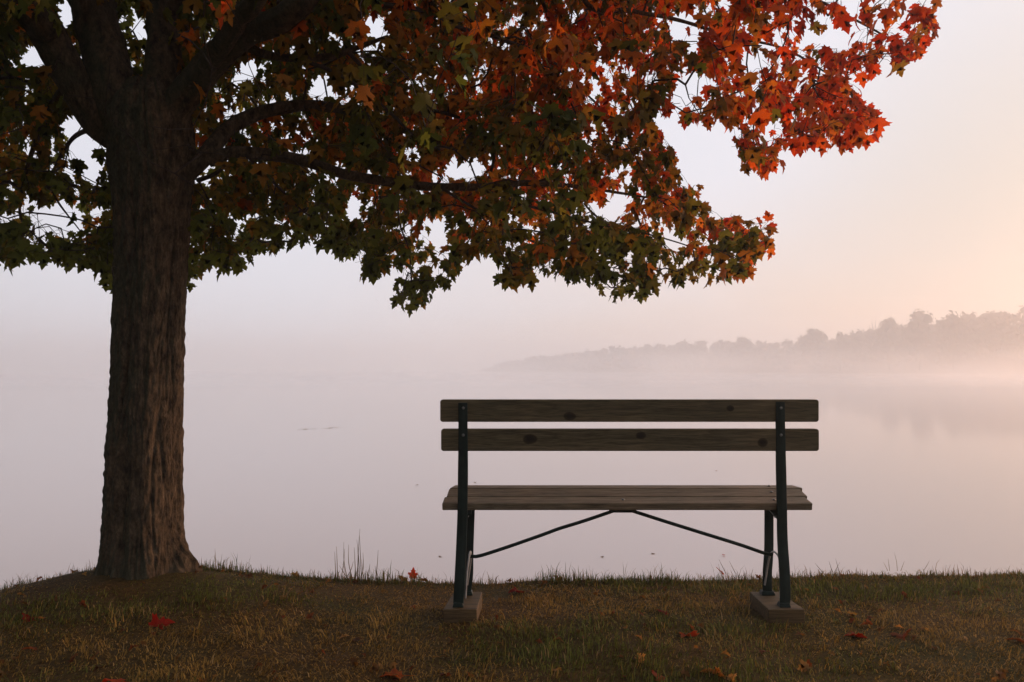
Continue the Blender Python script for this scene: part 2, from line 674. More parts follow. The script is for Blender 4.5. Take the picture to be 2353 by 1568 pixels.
def far_crown(cx, cy, base, top, rad, n=260, seed=0, lobes=7, clump=0.55):
    """verts, tri faces, colours of one distant crown"""
    g = np.random.default_rng(seed)
    h = top - base
    cz = base + h * 0.62
    V, F, Cc = [], [], []
    nv = 0
    tint = np.array([0.055, 0.05, 0.02]) * g.uniform(0.8, 1.2) + np.array([0.03, 0.0, 0.0]) * g.random()
    L = []
    for k in range(lobes):
        a = g.uniform(0, 2 * math.pi)
        q = g.uniform(0.1, 0.62)
        zz = cz + h * g.uniform(-0.36, 0.20)
        L.append((cx + math.cos(a) * rad * q, cy + math.sin(a) * rad * q, zz, rad * g.uniform(0.36, 0.55), h * g.uniform(0.13, 0.2)))
    L.append((cx, cy, top - h * 0.17, rad * 0.4, h * 0.17))
    for (x, y, z, r, rz) in L:
        s = 0.86 + 0.25 * noise3(ICO_V * 1.7 + np.array([x, y, z]))
        V.append(ICO_V * s[:, None] * np.array([r, r, rz]) * 0.9 + np.array([x, y, z]))
        F.append(ICO_F + nv)
        Cc.append(np.tile(tint, (len(ICO_V), 1)))
        nv += len(ICO_V)
        m_ = n // len(L)
        d = g.normal(size=(m_, 3))
        d /= np.linalg.norm(d, axis=1)[:, None]
        p = np.array([x, y, z]) + d * np.array([r, r, rz]) * g.uniform(0.85, 1.15, (m_, 1))
        sz = clump * g.uniform(0.5, 1.3, (m_, 1))
        a1 = g.normal(size=(m_, 3)) * sz
        a2 = g.normal(size=(m_, 3)) * sz
        V.append(np.stack([p - a1 * .5, p + a1 * .5, p + a2 * .8], 1).reshape(-1, 3))
        F.append(np.arange(m_ * 3).reshape(-1, 3) + nv)
        Cc.append(np.repeat(tint * g.uniform(0.7, 1.3, (m_, 1)), 3, 0))
        nv += m_ * 3
    return np.concatenate(V), np.concatenate(F), np.concatenate(Cc)


def build_forest():
    V, F, Cc = [], [], []
    nv = 0
    g = np.random.default_rng(21)
    k = 0
    px = 1150.0
    while px < 2950:
        D0 = float(np.interp(px, RX, RD))
        for row, (off, fr) in enumerate(((2, 0.66), (12, 0.86), (24, 0.99))):
            q = px + g.uniform(-10, 10)
            X, D, top = shore(np.array([q]))
            X, D, top = X[0], D[0], top[0]
            D2 = D + off + g.uniform(-4, 4)
            T = max(5.0, top * fr * g.uniform(0.9, 1.05)) * (D2 / D)
            hh = min(T + 1.0, g.uniform(9, 13))
            v, f, c = far_crown(X * D2 / D, D2, T - hh, T, g.uniform(4.0, 6.0), n=170, seed=900 + k, lobes=6, clump=0.8)
            V.append(v); F.append(f + nv); Cc.append(c)
            nv += len(v)
            k += 1
        px += 3.6 * 1700 / D0 * 0.9
    o = mesh_obj('forest', np.concatenate(V), np.concatenate(F), M_FAR, cols=np.concatenate(Cc))
    tag(o, 'misty wooded shore of merged tree crowns along the far side of the lake', 'forest', kind='stuff')


build_forest()


def tube(pts, rads, n=6, cap=True, closed_base=False):
    pts = np.asarray(pts, float)
    rads = np.asarray(rads, float)
    m_ = len(pts)
    tang = np.gradient(pts, axis=0)
    tang /= np.linalg.norm(tang, axis=1)[:, None] + 1e-9
    ref = np.array([0.0, 1.0, 0.0]) if abs(tang[0][1]) < 0.8 else np.array([1.0, 0, 0])
    u = np.cross(tang[0], ref)
    u /= np.linalg.norm(u)
    V = []
    a = np.arange(n) * 2 * math.pi / n
    for k in range(m_):
        u = u - tang[k] * np.dot(u, tang[k])
        u /= np.linalg.norm(u) + 1e-9
        w = np.cross(tang[k], u)
        V.append(pts[k] + rads[k] * (np.cos(a)[:, None] * u + np.sin(a)[:, None] * w))
    V = np.concatenate(V)
    F = []
    for k in range(m_ - 1):
        for j in range(n):
            j2 = (j + 1) % n
            F.append((k * n + j, k * n + j2, (k + 1) * n + j2, (k + 1) * n + j))
    F = np.array(F)
    return V, F


def join(parts):
    V, F, nv = [], [], 0
    for v, f in parts:
        V.append(v)
        F.append(np.asarray(f) + nv)
        nv += len(v)
    return np.concatenate(V), np.concatenate(F)


# single trees that stand out of the ridge
far_list = [
    (2113, 711, 283, 7.0, 'tallest round tree rising above the misty ridge at right', 12),
    (2043, 731, 296, 4.6, 'small rounded tree left of the tallest tree on the ridge', 9),
    (1868, 755, 328, 7.0, 'wide domed tree standing out where the misty ridge steps down', 7),
    (2190, 718, 270, 4.2, 'small tuft of a tree right of the tallest tree on the ridge', 8),
    (1703, 774, 362, 6.5, 'low broad tree hump in the middle of the misty ridge', 6),
    (1930, 764, 316, 3.6, 'narrow tree top just right of the wide domed tree on the ridge', 7),
]
for k, (px, py, D, r, lab, hgt) in enumerate(far_list):
    top = CAM_Z + (848 - py) / 1700 * D
    X = (px - 1176.5) / 1700 * D
    e = empty('tree', (X, D, 0.0), lab, 'tree', 'trees standing out on the far ridge')
    bz = max(0.5, top - hgt - 5)
    v, f, c = far_crown(X, D, max(top - hgt - 5, 0.5), top, r, n=900, seed=50 + k, lobes=9, clump=0.55)
    mesh_obj('crown', v, f, M_FAR, e, cols=c)
    tp = [(X, D, 0), (X + 0.2, D, top * 0.5), (X, D, top * 0.8)]
    v, f = tube(tp, [0.4, 0.3, 0.12], 7)
    mesh_obj('trunk', v, f, M_FARBARK, e)
# leafless tree
e = empty('bare_tree', (P(2008, 748, 330).x, 330, 0), 'thin leafless tree poking above the ridge left of the tallest tree', 'tree')
parts = []
for (qx, qy) in ((2003, 738), (2012, 735), (2021, 742), (1996, 746)):
    a, b, c = P(2010, 790, 330), P((qx + 2010) / 2, 762, 330), P(qx, qy, 330)
    parts.append(tube([a, b, c], [0.3, 0.16, 0.07], 5))
v, f = join(parts)
mesh_obj('branch', v, f, M_FARBARK, e)
a = P(2010, 790, 330)
v, f = tube([(a.x, 330, 0), (a.x, 330, a.z)], [0.35, 0.28], 6)
mesh_obj('trunk', v, f, M_FARBARK, e)

# ------------------------------------------------------------------ maple tree: trunk
TREE_D = 3.95
tp_y = [1420, 1345, 1300, 1250, 1200, 1100, 1000, 850, 700, 600, 500, 420, 350, 300, 250, 215, 190]
tp_l = [208, 218, 226, 233, 237, 243, 248, 258, 262, 263, 261, 253, 246, 246, 252, 272, 300]
tp_r = [436, 430, 426, 423, 421, 420, 421, 423, 426, 432, 438, 446, 452, 450, 440, 420, 380]
TZ, TX, TR = [], [], []
for y, l, r in zip(tp_y, tp_l, tp_r):
    p = P((l + r) / 2, y, TREE_D)
    TZ.append(p.z); TX.append(p.x); TR.append((r - l) / 2 / 1700 * TREE_D * 0.92)
TZ, TX, TR = np.array(TZ), np.array(TX), np.array(TR)
TREE_BASE = Vector((float(np.interp(0.05, TZ, TX)), TREE_D, 0.0))
maple = empty('maple_tree', TREE_BASE, 'large maple with furrowed trunk and red, orange and green autumn leaves arching over the bench', 'tree')


def bark_disp(th, s, r, scale=1.0):
    """relief of long plates and furrows; th angle, s metres along the stem"""
    cx, cy = np.cos(th), np.sin(th)
    w = noise3(np.stack([cx * 1.5, cy * 1.5, s * 0.9], -1))
    th2 = th + 0.22 * w
    ax, ay = np.cos(th2), np.sin(th2)
    q = np.stack([ax * 3.3, ay * 3.3, s * 1.0], -1)
    rid = 1 - np.abs(noise3(q)) * 2.6
    q2 = np.stack([ax * 8.5, ay * 8.5, s * 5.0 + 5], -1)
    rid2 = 1 - np.abs(noise3(q2)) * 2.6
    fine = noise3(np.stack([ax * 24, ay * 24, s * 20], -1))
    cross = noise3(np.stack([ax * 8, ay * 8, s * 22 + 3 * w], -1))
    return scale * (-0.017 * np.maximum(rid, 0) ** 3.0 - 0.008 * np.maximum(rid2, 0) ** 2 + 0.005 * fine + 0.006 * cross + 0.007 * w)


def build_trunk():
    nth, nz = 260, 520
    zs = np.linspace(-0.25, TZ[-1], nz)
    th = np.arange(nth) * 2 * math.pi / nth
    o = np.argsort(TZ)
    cx = np.interp(zs, TZ[o], TX[o])
    rr = np.interp(zs, TZ[o], TR[o])
    # smooth profile
    ker = np.ones(25) / 25
    cx = np.convolve(np.pad(cx, 12, 'edge'), ker, 'valid')
    rr = np.convolve(np.pad(rr, 12, 'edge'), ker, 'valid')
    T, Zs = np.meshgrid(th, zs, indexing='xy')
    R = np.repeat(rr[:, None], nth, 1)
    # root flare lobes: (angle, width, reach, height)
    for ang, wd, rc, hh in ((-0.10, 0.36, 0.125, 0.22), (-1.15, 0.26, 0.05, 0.16), (-1.75, 0.22, 0.03, 0.12), (-2.5, 0.3, 0.02, 0.12), (2.2, 0.4, 0.06, 0.2), (1.0, 0.4, 0.09, 0.2)):
        d = np.angle(np.exp(1j * (T - ang)))
        R = R + rc * np.exp(-(d / wd) ** 2) * (1 - smooth(0.02, hh + 0.02, Zs + 0.03 * np.sin(T * 9))) ** 0.8
    # long smooth swelling, a fold running up the trunk
    R = R + 0.016 * np.exp(-(np.angle(np.exp(1j * (T + 1.05 + 0.25 * np.sin(Zs * 1.3)))) / 0.42) ** 2) - 0.02 * np.exp(-(np.angle(np.exp(1j * (T + 1.55 + 0.2 * np.sin(Zs * 1.4)))) / 0.12) ** 2)
    R = R + bark_disp(T, Zs, R)
    X = cx[:, None] + R * np.cos(T)
    Y = TREE_D + R * np.sin(T)
    # lumpy root surface
    v = np.stack([X, Y, Zs + 0 * X], -1).reshape(-1, 3)
    i, j = np.meshgrid(np.arange(nz - 1), np.arange(nth), indexing='ij')
    a = (i * nth + j).ravel()
    b = (i * nth + (j + 1) % nth).ravel()
    f = np.stack([a, b, b + nth, a + nth], -1)
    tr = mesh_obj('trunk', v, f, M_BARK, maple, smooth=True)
    return tr


build_trunk()


def resample(pts, rads, step):
    pts = np.asarray(pts, float)
    rads = np.asarray(rads, float)
    # catmull-rom
    P0 = np.vstack([2 * pts[0] - pts[1], pts, 2 * pts[-1] - pts[-2]])
    out, ro = [], []
    for k in range(len(pts) - 1):
        a, b, c, d = P0[k], P0[k + 1], P0[k + 2], P0[k + 3]
        n = max(2, int(np.linalg.norm(c - b) / step))
        for s in range(n):
            t_ = s / n
            out.append(0.5 * ((2 * b) + (-a + c) * t_ + (2 * a - 5 * b + 4 * c - d) * t_ ** 2 + (-a + 3 * b - 3 * c + d) * t_ ** 3))
            ro.append(rads[k] * (1 - t_) + rads[k + 1] * t_)
    out.append(pts[-1])
    ro.append(rads[-1])
    return np.array(out), np.array(ro)


LIMBS = []


def limb(name, pts, rads, step=0.03, n=None, bark=True, wob=0.012):
    pts = [tuple(p) for p in pts]
    c, r = resample(pts, rads, step)
    L = np.arange(len(c)) * step
    for ax in range(3):
        c[:, ax] += wob * noise3(np.stack([L * 2.3, L * 0 + ax * 7.7 + len(LIMBS) * 3.1, L * 0], -1)) * np.minimum(L / 0.2, 1)
    if n is None: n = 40 if r[0] > 0.04 else (18 if r[0] > 0.015 else 8)
    tang = np.gradient(c, axis=0)
    tang /= np.linalg.norm(tang, axis=1)[:, None]
    ref = np.array([0.0, 1.0, 0.0])
    u = np.cross(tang[0], ref)
    u /= np.linalg.norm(u)
    a = np.arange(n) * 2 * math.pi / n
    V = []
    for k in range(len(c)):
        u = u - tang[k] * np.dot(u, tang[k])
        u /= np.linalg.norm(u)
        w = np.cross(tang[k], u)
        rr = np.full(n, r[k])
        if bark and r[0] > 0.03:
            rr = rr + bark_disp(a, np.full(n, L[k] + 3.7 * len(LIMBS)), rr, 0.55 * min(1, r[k] / 0.07))
        else:
            rr = rr * (1 + 0.12 * noise3(np.stack([a * 0 + L[k] * 9, a * 0 + len(LIMBS), np.cos(a)], -1)))
        V.append(c[k] + rr[:, None] * (np.cos(a)[:, None] * u + np.sin(a)[:, None] * w))
    m_ = len(c)
    V = np.concatenate(V)
    i, j = np.meshgrid(np.arange(m_ - 1), np.arange(n), indexing='ij')
    A = (i * n + j).ravel()
    B = (i * n + (j + 1) % n).ravel()
    F = np.stack([A, B, B + n, A + n], -1)
    V = np.vstack([V, c[-1] + tang[-1] * r[-1] * 0.8])
    tip = len(V) - 1
    cap = np.array([[(m_ - 1) * n + q, (m_ - 1) * n + (q + 1) % n, tip, tip] for q in range(n)])
    faces = [tuple(x) for x in F] + [tuple(x[:3]) for x in cap]
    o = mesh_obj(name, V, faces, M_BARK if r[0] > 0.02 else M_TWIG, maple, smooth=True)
    LIMBS.append((c, r))
    return o


# limbs seen in the photograph
limb('limb', [P(300, 330, 3.95), P(225, 280, 3.93), P(165, 180, 3.85), P(110, 80, 3.75), P(50, 0, 3.6), (-3.0, 3.2, 3.7), (-3.8, 2.8, 4.6)], [0.09, 0.085, 0.085, 0.09, 0.085, 0.06, 0.02])
limb('limb', [P(290, 330, 3.95), P(262, 200, 3.95), P(235, 100, 3.98), P(215, 0, 4.0), (-2.35, 4.1, 4.2), (-2.5, 4.3, 5.8), (-2.4, 4.2, 7.0)], [0.11, 0.12, 0.115, 0.11, 0.085, 0.05, 0.015])
limb('limb', [P(370, 330, 3.95), P(372, 200, 3.97), P(380, 90, 4.05), P(388, 0, 4.15), (-1.75, 4.4, 4.3), (-1.5, 4.8, 5.8), (-1.4, 4.9, 6.8)], [0.11, 0.10, 0.09, 0.085, 0.07, 0.04, 0.012])
limb('limb', [P(380, 330, 3.92), P(415, 235, 3.88), P(480, 150, 3.8), P(560, 75, 3.7), P(690, 5, 3.55), (-0.55, 3.35, 3.5), (0.3, 3.3, 4.2), (1.4, 3.4, 5.0)], [0.10, 0.085, 0.078, 0.07, 0.062, 0.052, 0.035, 0.012])
limb('limb', [P(452, 185, 3.82), P(500, 120, 3.7), P(550, 40, 3.5), P(600, -60, 3.3), (-0.85, 2.6, 3.5), (-0.5, 1.6, 4.2), (-0.2, 0.4, 4.7)], [0.055, 0.05, 0.048, 0.045, 0.04, 0.03, 0.01])
limb('limb', [P(400, 420, 3.95), P(470, 360, 4.0), P(520, 300, 4.1), P(580, 262, 4.2), P(650, 246, 4.3), P(745, 246, 4.45), P(860, 270, 4.6), P(980, 320, 4.8), P(1100, 348, 5.0), P(1175, 342, 5.15)], [0.062, 0.050, 0.044, 0.040, 0.037, 0.031, 0.024, 0.021, 0.016, 0.011])
limb('limb', [P(478, 372, 4.0), P(545, 350, 4.05), P(680, 366, 4.2), P(800, 402, 4.35), P(950, 426, 4.55), P(1100, 431, 4.75), P(1222, 420, 4.9), P(1330, 430, 5.1), P(1500, 455, 5.3)], [0.035, 0.036, 0.034, 0.031, 0.028, 0.025, 0.020, 0.014, 0.007])
limb('branch', [P(545, 92, 3.75), P(600, 122, 3.8), P(670, 136, 3.9), P(760, 130, 4.0), P(830, 108, 4.05), P(892, 84, 4.1)], [0.03, 0.022, 0.020, 0.018, 0.014, 0.009])
limb('branch', [P(800, 120, 4.02), P(870, 190, 4.2), P(950, 238, 4.4), P(1040, 268, 4.6), P(1150, 302, 4.8), P(1280, 350, 5.0)], [0.013, 0.012, 0.011, 0.010, 0.009, 0.006])
limb('branch', [P(640, 125, 3.85), P(780, 175, 3.95), P(900, 260, 4.1), P(960, 320, 4.2), P(1010, 345, 4.3)], [0.012, 0.011, 0.010, 0.008, 0.005])
limb('branch', [P(455, 415, 4.0), P(490, 402, 3.95), P(525, 375, 3.9)], [0.014, 0.011, 0.007], n=10)
limb('branch', [(-0.55, 3.35, 3.5), P(1000, 20, 3.9), P(1150, 90, 4.2), P(1250, 130, 4.4), P(1330, 200, 4.6), P(1400, 270, 4.8)], [0.018, 0.014, 0.012, 0.010, 0.007, 0.005])
limb('branch', [P(795, 3, 3.9), P(870, 10, 4.0), P(935, 18, 4.1), P(1010, 40, 4.2)], [0.02, 0.018, 0.014, 0.008])
limb('branch', [P(1240, -20, 4.2), P(1270, 60, 4.3), P(1330, 120, 4.4), P(1372, 175, 4.5)], [0.011, 0.009, 0.007, 0.004])
limb('branch', [(0.3, 3.3, 4.2), P(1330, -30, 4.4), P(1450, 24, 4.6), P(1560, 46, 4.8), P(1680, 85, 5.0), P(1800, 112, 5.1), P(1900, 170, 5.2), P(1970, 220, 5.3)], [0.024, 0.017, 0.013, 0.012, 0.010, 0.008, 0.006, 0.004])
limb('branch', [(0.9, 3.35, 4.6), P(1650, -60, 4.8), P(1850, -10, 5.0), P(1960, 40, 5.1), P(2060, 95, 5.2), P(2130, 110, 5.3)], [0.02, 0.014, 0.010, 0.008, 0.006, 0.003])
limb('branch', [P(1230, 421, 4.9), P(1350, 380, 5.0), P(1450, 340, 5.1), P(1530, 340, 5.2)], [0.011, 0.009, 0.007, 0.004])
limb('branch', [P(1500, 455, 5.3), P(1590, 500, 5.3), P(1680, 540, 5.3), P(1745, 560, 5.3)], [0.008, 0.006, 0.004, 0.0025])
limb('branch', [P(915, 385, 4.5), P(917, 500, 4.55), P(938, 570, 4.6), P(945, 640, 4.65), P(948, 688, 4.7)], [0.007, 0.006, 0.005, 0.004, 0.002])
limb('branch', [P(1015, 432, 4.6), P(1120, 500, 4.75), P(1230, 560, 4.9), P(1330, 600, 5.0), P(1430, 620, 5.0)], [0.010, 0.008, 0.006, 0.004, 0.003])
limb('branch', [P(1100, 432, 4.75), P(1230, 480, 4.9), P(1400, 520, 5.1), P(1560, 560, 5.2), P(1660, 600, 5.25)], [0.011, 0.009, 0.007, 0.005, 0.003])
limb('branch', [P(560, 352, 4.05), P(640, 430, 4.3), P(700, 490, 4.5), P(780, 530, 4.6)], [0.010, 0.008, 0.006, 0.003])
limb('branch', [P(165, 180, 3.85), P(100, 280, 4.2), P(60, 400, 4.4), P(50, 500, 4.5), P(100, 560, 4.5)], [0.022, 0.016, 0.010, 0.007, 0.003])
limb('branch', [P(225, 290, 3.95), P(160, 330, 4.4), P(120, 430, 4.7), P(190, 540, 4.8)], [0.016, 0.012, 0.008, 0.003])
# limbs above and beside the frame
limb('limb', [P(235, 100, 3.98), (-2.9, 4.6, 3.6), (-3.8, 5.0, 4.2), (-4.9, 5.0, 4.6)], [0.06, 0.05, 0.035, 0.01])
limb('limb', [(-1.85, 4.05, 3.3), (-1.7, 5.0, 3.6), (-1.0, 5.8, 4.2), (-0.2, 6.2, 4.8)], [0.06, 0.05, 0.035, 0.01])
limb('limb', [(-2.3, 3.95, 3.3), (-2.2, 3.0, 3.6), (-2.4, 1.8, 4.3), (-2.7, 0.6, 4.8)], [0.06, 0.05, 0.035, 0.01])
limb('limb', [(-2.4, 4.1, 4.4), (-3.6, 3.4, 5.2), (-4.8, 3.0, 5.8)], [0.05, 0.035, 0.01])
limb('limb', [(-1.7, 4.4, 4.4), (-0.6, 4.8, 5.2), (0.8, 5.0, 5.8)], [0.045, 0.032, 0.01])

# ------------------------------------------------------------------ maple tree: leaf clusters
MASK = np.array([(-400, 600), (0, 612), (60, 600), (110, 596), (135, 618), (160, 598), (215, 596), (230, 640), (250, 672), (300, 600), (400, 600),
                 (432, 690), (448, 640), (470, 600), (500, 632), (545, 624), (565, 596), (620, 570), (688, 564), (700, 532), (730, 548), (765, 580), (800, 590), (835, 598), (822, 645), (860, 640),
                 (885, 612), (925, 604), (925, 650), (896, 700), (930, 700), (975, 706), (1000, 655), (1050, 655), (1065, 600), (1118, 578), (1145, 592), (1172, 590), (1150, 625), (1138, 655), (1165, 662), (1210, 656),
                 (1255, 618), (1300, 640), (1350, 655), (1372, 640), (1382, 675), (1412, 684), (1440, 662), (1488, 680), (1508, 640), (1560, 650), (1640, 640), (1680, 642), (1712, 636),
                 (1738, 580), (1768, 572), (1788, 548), (1768, 496), (1740, 520), (1712, 518), (1700, 494), (1640, 472), (1606, 458), (1608, 415), (1572, 398), (1562, 350), (1530, 322),
                 (1500, 275), (1498, 246), (1535, 258), (1572, 292), (1620, 285), (1665, 286), (1700, 290), (1682, 345), (1722, 398), (1762, 398), (1800, 384), (1785, 365), (1800, 325), (1830, 342), (1880, 325),
                 (1925, 342), (1980, 326), (2018, 318), (2024, 262), (2002, 222), (1968, 204), (1960, 170), (2010, 178), (2032, 142), (2080, 158), (2128, 112), (2150, 60), (2158, 0), (2170, -60), (2230, -200), (2300, -600), (2400, -3000), (-3000, -3000), (-3000, 560)], float)


def inside(px, py, poly=MASK):
    c = np.zeros(px.shape, bool)
    n = len(poly)
    j = n - 1
    for i in range(n):
        xi, yi = poly[i]
        xj, yj = poly[j]
        if yi != yj:
            c ^= ((yi > py) != (yj > py)) & (px < (xj - xi) * (py - yi) / (yj - yi) + xi)
        j = i
    return c


HOLES = [(182, 315, 26, 70), (205, 345, 22, 48), (310, 60, 10, 34), (332, 82, 14, 14), (150, 30, 22, 50), (575, 150, 24, 18), (80, 125, 22, 36), (1055, 385, 34, 22),
         (100, 505, 20, 40), (178, 520, 10, 40), (130, 475, 34, 12), (1010, 520, 20, 24), (735, 195, 26, 26), (865, 60, 22, 34), (1600, 90, 14, 20), (1600, 190, 30, 14), (1725, 150, 26, 26), (1570, 60, 24, 16), (820, 480, 12, 22), (540, 510, 20, 14), (650, 512, 16, 20), (1560, 240, 30, 20), (1950, 30, 14, 20)]


def holes_ok(px, py, pad=0.0):
    ok = np.ones(px.shape, bool)
    for hx, hy, a, b in HOLES:
        ok &= ((px - hx) / (a + pad)) ** 2 + ((py - hy) / (b + pad)) ** 2 > 1
    return ok


def crown_ok(p):
    """real shape of the crown in the place: broad, low and arching, with a lifted underside near the camera"""
    x, y, z = p[:, 0], p[:, 1], p[:, 2]
    ymin = np.interp(x, [-6.5, -1.2, -0.3, 0.5, 1.2, 2.0, 3.3], [2.0, 1.75, 2.1, 2.7, 3.3, 4.0, 4.8])
    ymin = ymin - np.clip((z - 3.4) * 2.2, 0, 3.6)
    ymax = np.interp(x, [-6.5, -4, -1, 1.5, 3.5], [5.6, 6.4, 6.6, 6.2, 5.9])
    zmin = np.interp(y, [1.5, 2.5, 4.0, 5.0, 6.0], [2.12, 1.95, 1.75, 1.62, 2.1])
    e = ((x + 1.4) / 5.0) ** 2 + ((y - 3.2) / 4.4) ** 2 + ((z - 2.6) / 5.0) ** 2
    return (y > ymin) & (y < ymax) & (z > zmin) & (e < 1)


def sample_clusters():
    out = []
    # lower crown, seen from below and the side
    n = 200000
    p = np.stack([rng.uniform(-6.2, 3.6, n), rng.uniform(1.6, 6.6, n), rng.uniform(1.5, 4.3, n)], -1)
    p = p[crown_ok(p)]
    p = p[rng.random(len(p)) < 0.10 + 0.90 * smooth(2.9, 4.3, p[:, 1])]
    px, py, d = proj(p)
    p = p[inside(px, py + 6) & inside(px, py - 14) & holes_ok(px, py, 14)]
    dens = fbm(p * 1.1, 3)
    keep = rng.random(len(p)) < np.clip(0.75 + 0.8 * dens, 0.2, 1.0) * np.interp(p[:, 0], [-6, 0.4, 1.5, 3.2], [1, 1, 0.50, 0.24])
    p = p[keep]
    out.append(p[:N_LOW])
    # upper crown above the frame
    n = 30000
    p = np.stack([rng.uniform(-6.4, 3.6, n), rng.uniform(-1.2, 6.6, n), rng.uniform(3.4, 7.5, n)], -1)
    p = p[crown_ok(p)]
    px, py, d = proj(p)
    p = p[(py < -60) | (p[:, 1] < 0)]
    out.append(p[:N_UP])
    # drooping fringe that draws the lower and right outline of the crown
    edge = MASK[1:-6]
    pts = []
    for k in range(len(edge) - 1):
        a, b = edge[k], edge[k + 1]
        L = np.linalg.norm(b - a)
        for s in np.arange(0, L, 17):
            pts.append(a + (b - a) * s / L)
    for q in pts:
        for rep in range(1):
            for tr in range(30):
                c = q + rng.normal(size=2) * 26
                if inside(np.array([c[0]]), np.array([c[1] + 12]))[0] and inside(np.array([c[0]]), np.array([c[1] - 8]))[0] and inside(np.array([c[0] + 8]), np.array([c[1]]))[0] and inside(np.array([c[0] - 8]), np.array([c[1]]))[0]:
                    D = float(np.interp(c[0], [0, 600, 1200, 2200], [4.4, 4.6, 4.8, 5.0])) + rng.normal() * 0.35
                    out.append(np.array([P(c[0], c[1], D)]))
                    break
    return np.concatenate(out)


N_LOW, N_UP = 5000, 2000
clusters = sample_clusters()


# connect every cluster to the limbs with thin branches
def grow(clusters):
    NP, NR, PAR = [], [], []
    for c, r in LIMBS:
        for k in range(0, len(c), 3):
            NP.append(c[k]); PAR.append(-1)
    NP = np.array(NP)
    n0 = len(NP)
    cap = n0 + len(clusters) * 22
    pos = np.zeros((cap, 3))
    pos[:n0] = NP
    par = np.full(cap, -1)
    cnt = n0
    # order by distance to the limbs
    d0 = np.array([np.min(np.sum((NP - c) ** 2, 1)) for c in clusters])
    order = np.argsort(d0)
    ends = []
    tips = {}
    for ci in order:
        c = clusters[ci]
        d = np.sum((pos[:cnt] - c) ** 2, 1)
        # twigs leave outwards: prefer nodes that are nearer to the tree
        axis = np.hypot(pos[:cnt, 0] + 1.9, pos[:cnt, 1] - 3.95)
        ca = math.hypot(c[0] + 1.9, c[1] - 3.95)
        cost = np.sqrt(d) + 0.5 * np.maximum(axis - ca, 0)
        cand = np.argsort(cost)[:60]
        q_ = pos[cand]
        bad = np.zeros(len(cand))
        for f_ in (0.3, 0.6):
            mx_, my_, _d = proj(q_ * (1 - f_) + c * f_)
            bad += (~inside(mx_, my_) & (my_ > 0) & (mx_ > 0) & (mx_ < 2353)) * 1.0
        k = int(cand[np.argmin(cost[cand] + 0.8 * bad)])
        a = pos[k]
        L = np.linalg.norm(c - a)
        m_ = max(1, min(20, int(L / 0.09)))
        prev = k
        side = np.cross(c - a, rng.normal(size=3))
        side = side / (np.linalg.norm(side) + 1e-9) * L * rng.uniform(0.02, 0.12)
        for s in range(1, m_ + 1):
            t_ = s / m_
            q = a + (c - a) * t_ + side * math.sin(math.pi * t_) + np.array([0, 0, 0.10 * L * math.sin(math.pi * t_)])
            if s < m_: q = q + rng.normal(size=3) * 0.008
            pos[cnt] = q
            par[cnt] = prev
            prev = cnt
            cnt += 1
        ends.append(prev)
        tips[prev] = ci
    load = np.zeros(cnt)
    for e_ in ends: load[e_] += 1
    for k in range(cnt - 1, n0 - 1, -1):
        if par[k] >= n0: load[par[k]] += load[k]
    return pos[:cnt], par[:cnt], load, n0, tips, ends


pos, par, load, n0, tips, ends = grow(clusters)


def build_twigs():
    idx = np.arange(n0, len(pos))
    a = pos[par[idx]]
    b = pos[idx]
    rb = 0.0016 * np.power(np.maximum(load[idx], 1), 0.42)
    pl = np.where(par[idx] >= n0, load[par[idx]], load[idx])
    ra = 0.0016 * np.power(np.maximum(pl, 1), 0.42)
    ra = np.minimum(ra, rb * 1.5)
    t_ = b - a
    t_ /= np.linalg.norm(t_, axis=1)[:, None] + 1e-9
    ref = np.where(np.abs(t_[:, 2:3]) < 0.8, np.array([[0, 0, 1.0]]), np.array([[1.0, 0, 0]]))
    u = np.cross(t_, ref)
    u /= np.linalg.norm(u, axis=1)[:, None] + 1e-9
    w = np.cross(t_, u)
    n = 4
    V = []
    for k in range(n):
        an = 2 * math.pi * k / n
        V.append(a + ra[:, None] * (math.cos(an) * u + math.sin(an) * w))
    for k in range(n):
        an = 2 * math.pi * k / n
        V.append(b + rb[:, None] * (math.cos(an) * u + math.sin(an) * w))
    V = np.stack(V, 1).reshape(-1, 3)
    base = np.arange(len(idx)) * 8
    F = np.concatenate([np.stack([base + k, base + (k + 1) % n, base + n + (k + 1) % n, base + n + k], -1) for k in range(n)])
    return V, F


# a maple blade: five toothed lobes in the XY plane, stalk end at the origin, tip towards +Y
def leaf_outline(g):
    half = [(0.00, 0.00), (0.10, -0.03), (0.24, -0.08), (0.22, 0.02), (0.40, 0.05), (0.33, 0.14), (0.33, 0.215),
            (0.42, 0.28), (0.56, 0.40), (0.44, 0.44), (0.46, 0.55), (0.34, 0.53), (0.26, 0.51), (0.205, 0.54),
            (0.235, 0.65), (0.29, 0.74), (0.15, 0.76), (0.12, 0.87), (0.00, 1.06)]
    R = [(x * g.uniform(0.9, 1.12), y + g.uniform(-0.02, 0.02)) for x, y in half]
    R[0] = (0, 0); R[-1] = (0, R[-1][1])
    Lf = [(-x * g.uniform(0.9, 1.12), y + g.uniform(-0.02, 0.02)) for x, y in half]
    pts = R + Lf[-2:0:-1]
    return np.array(pts)


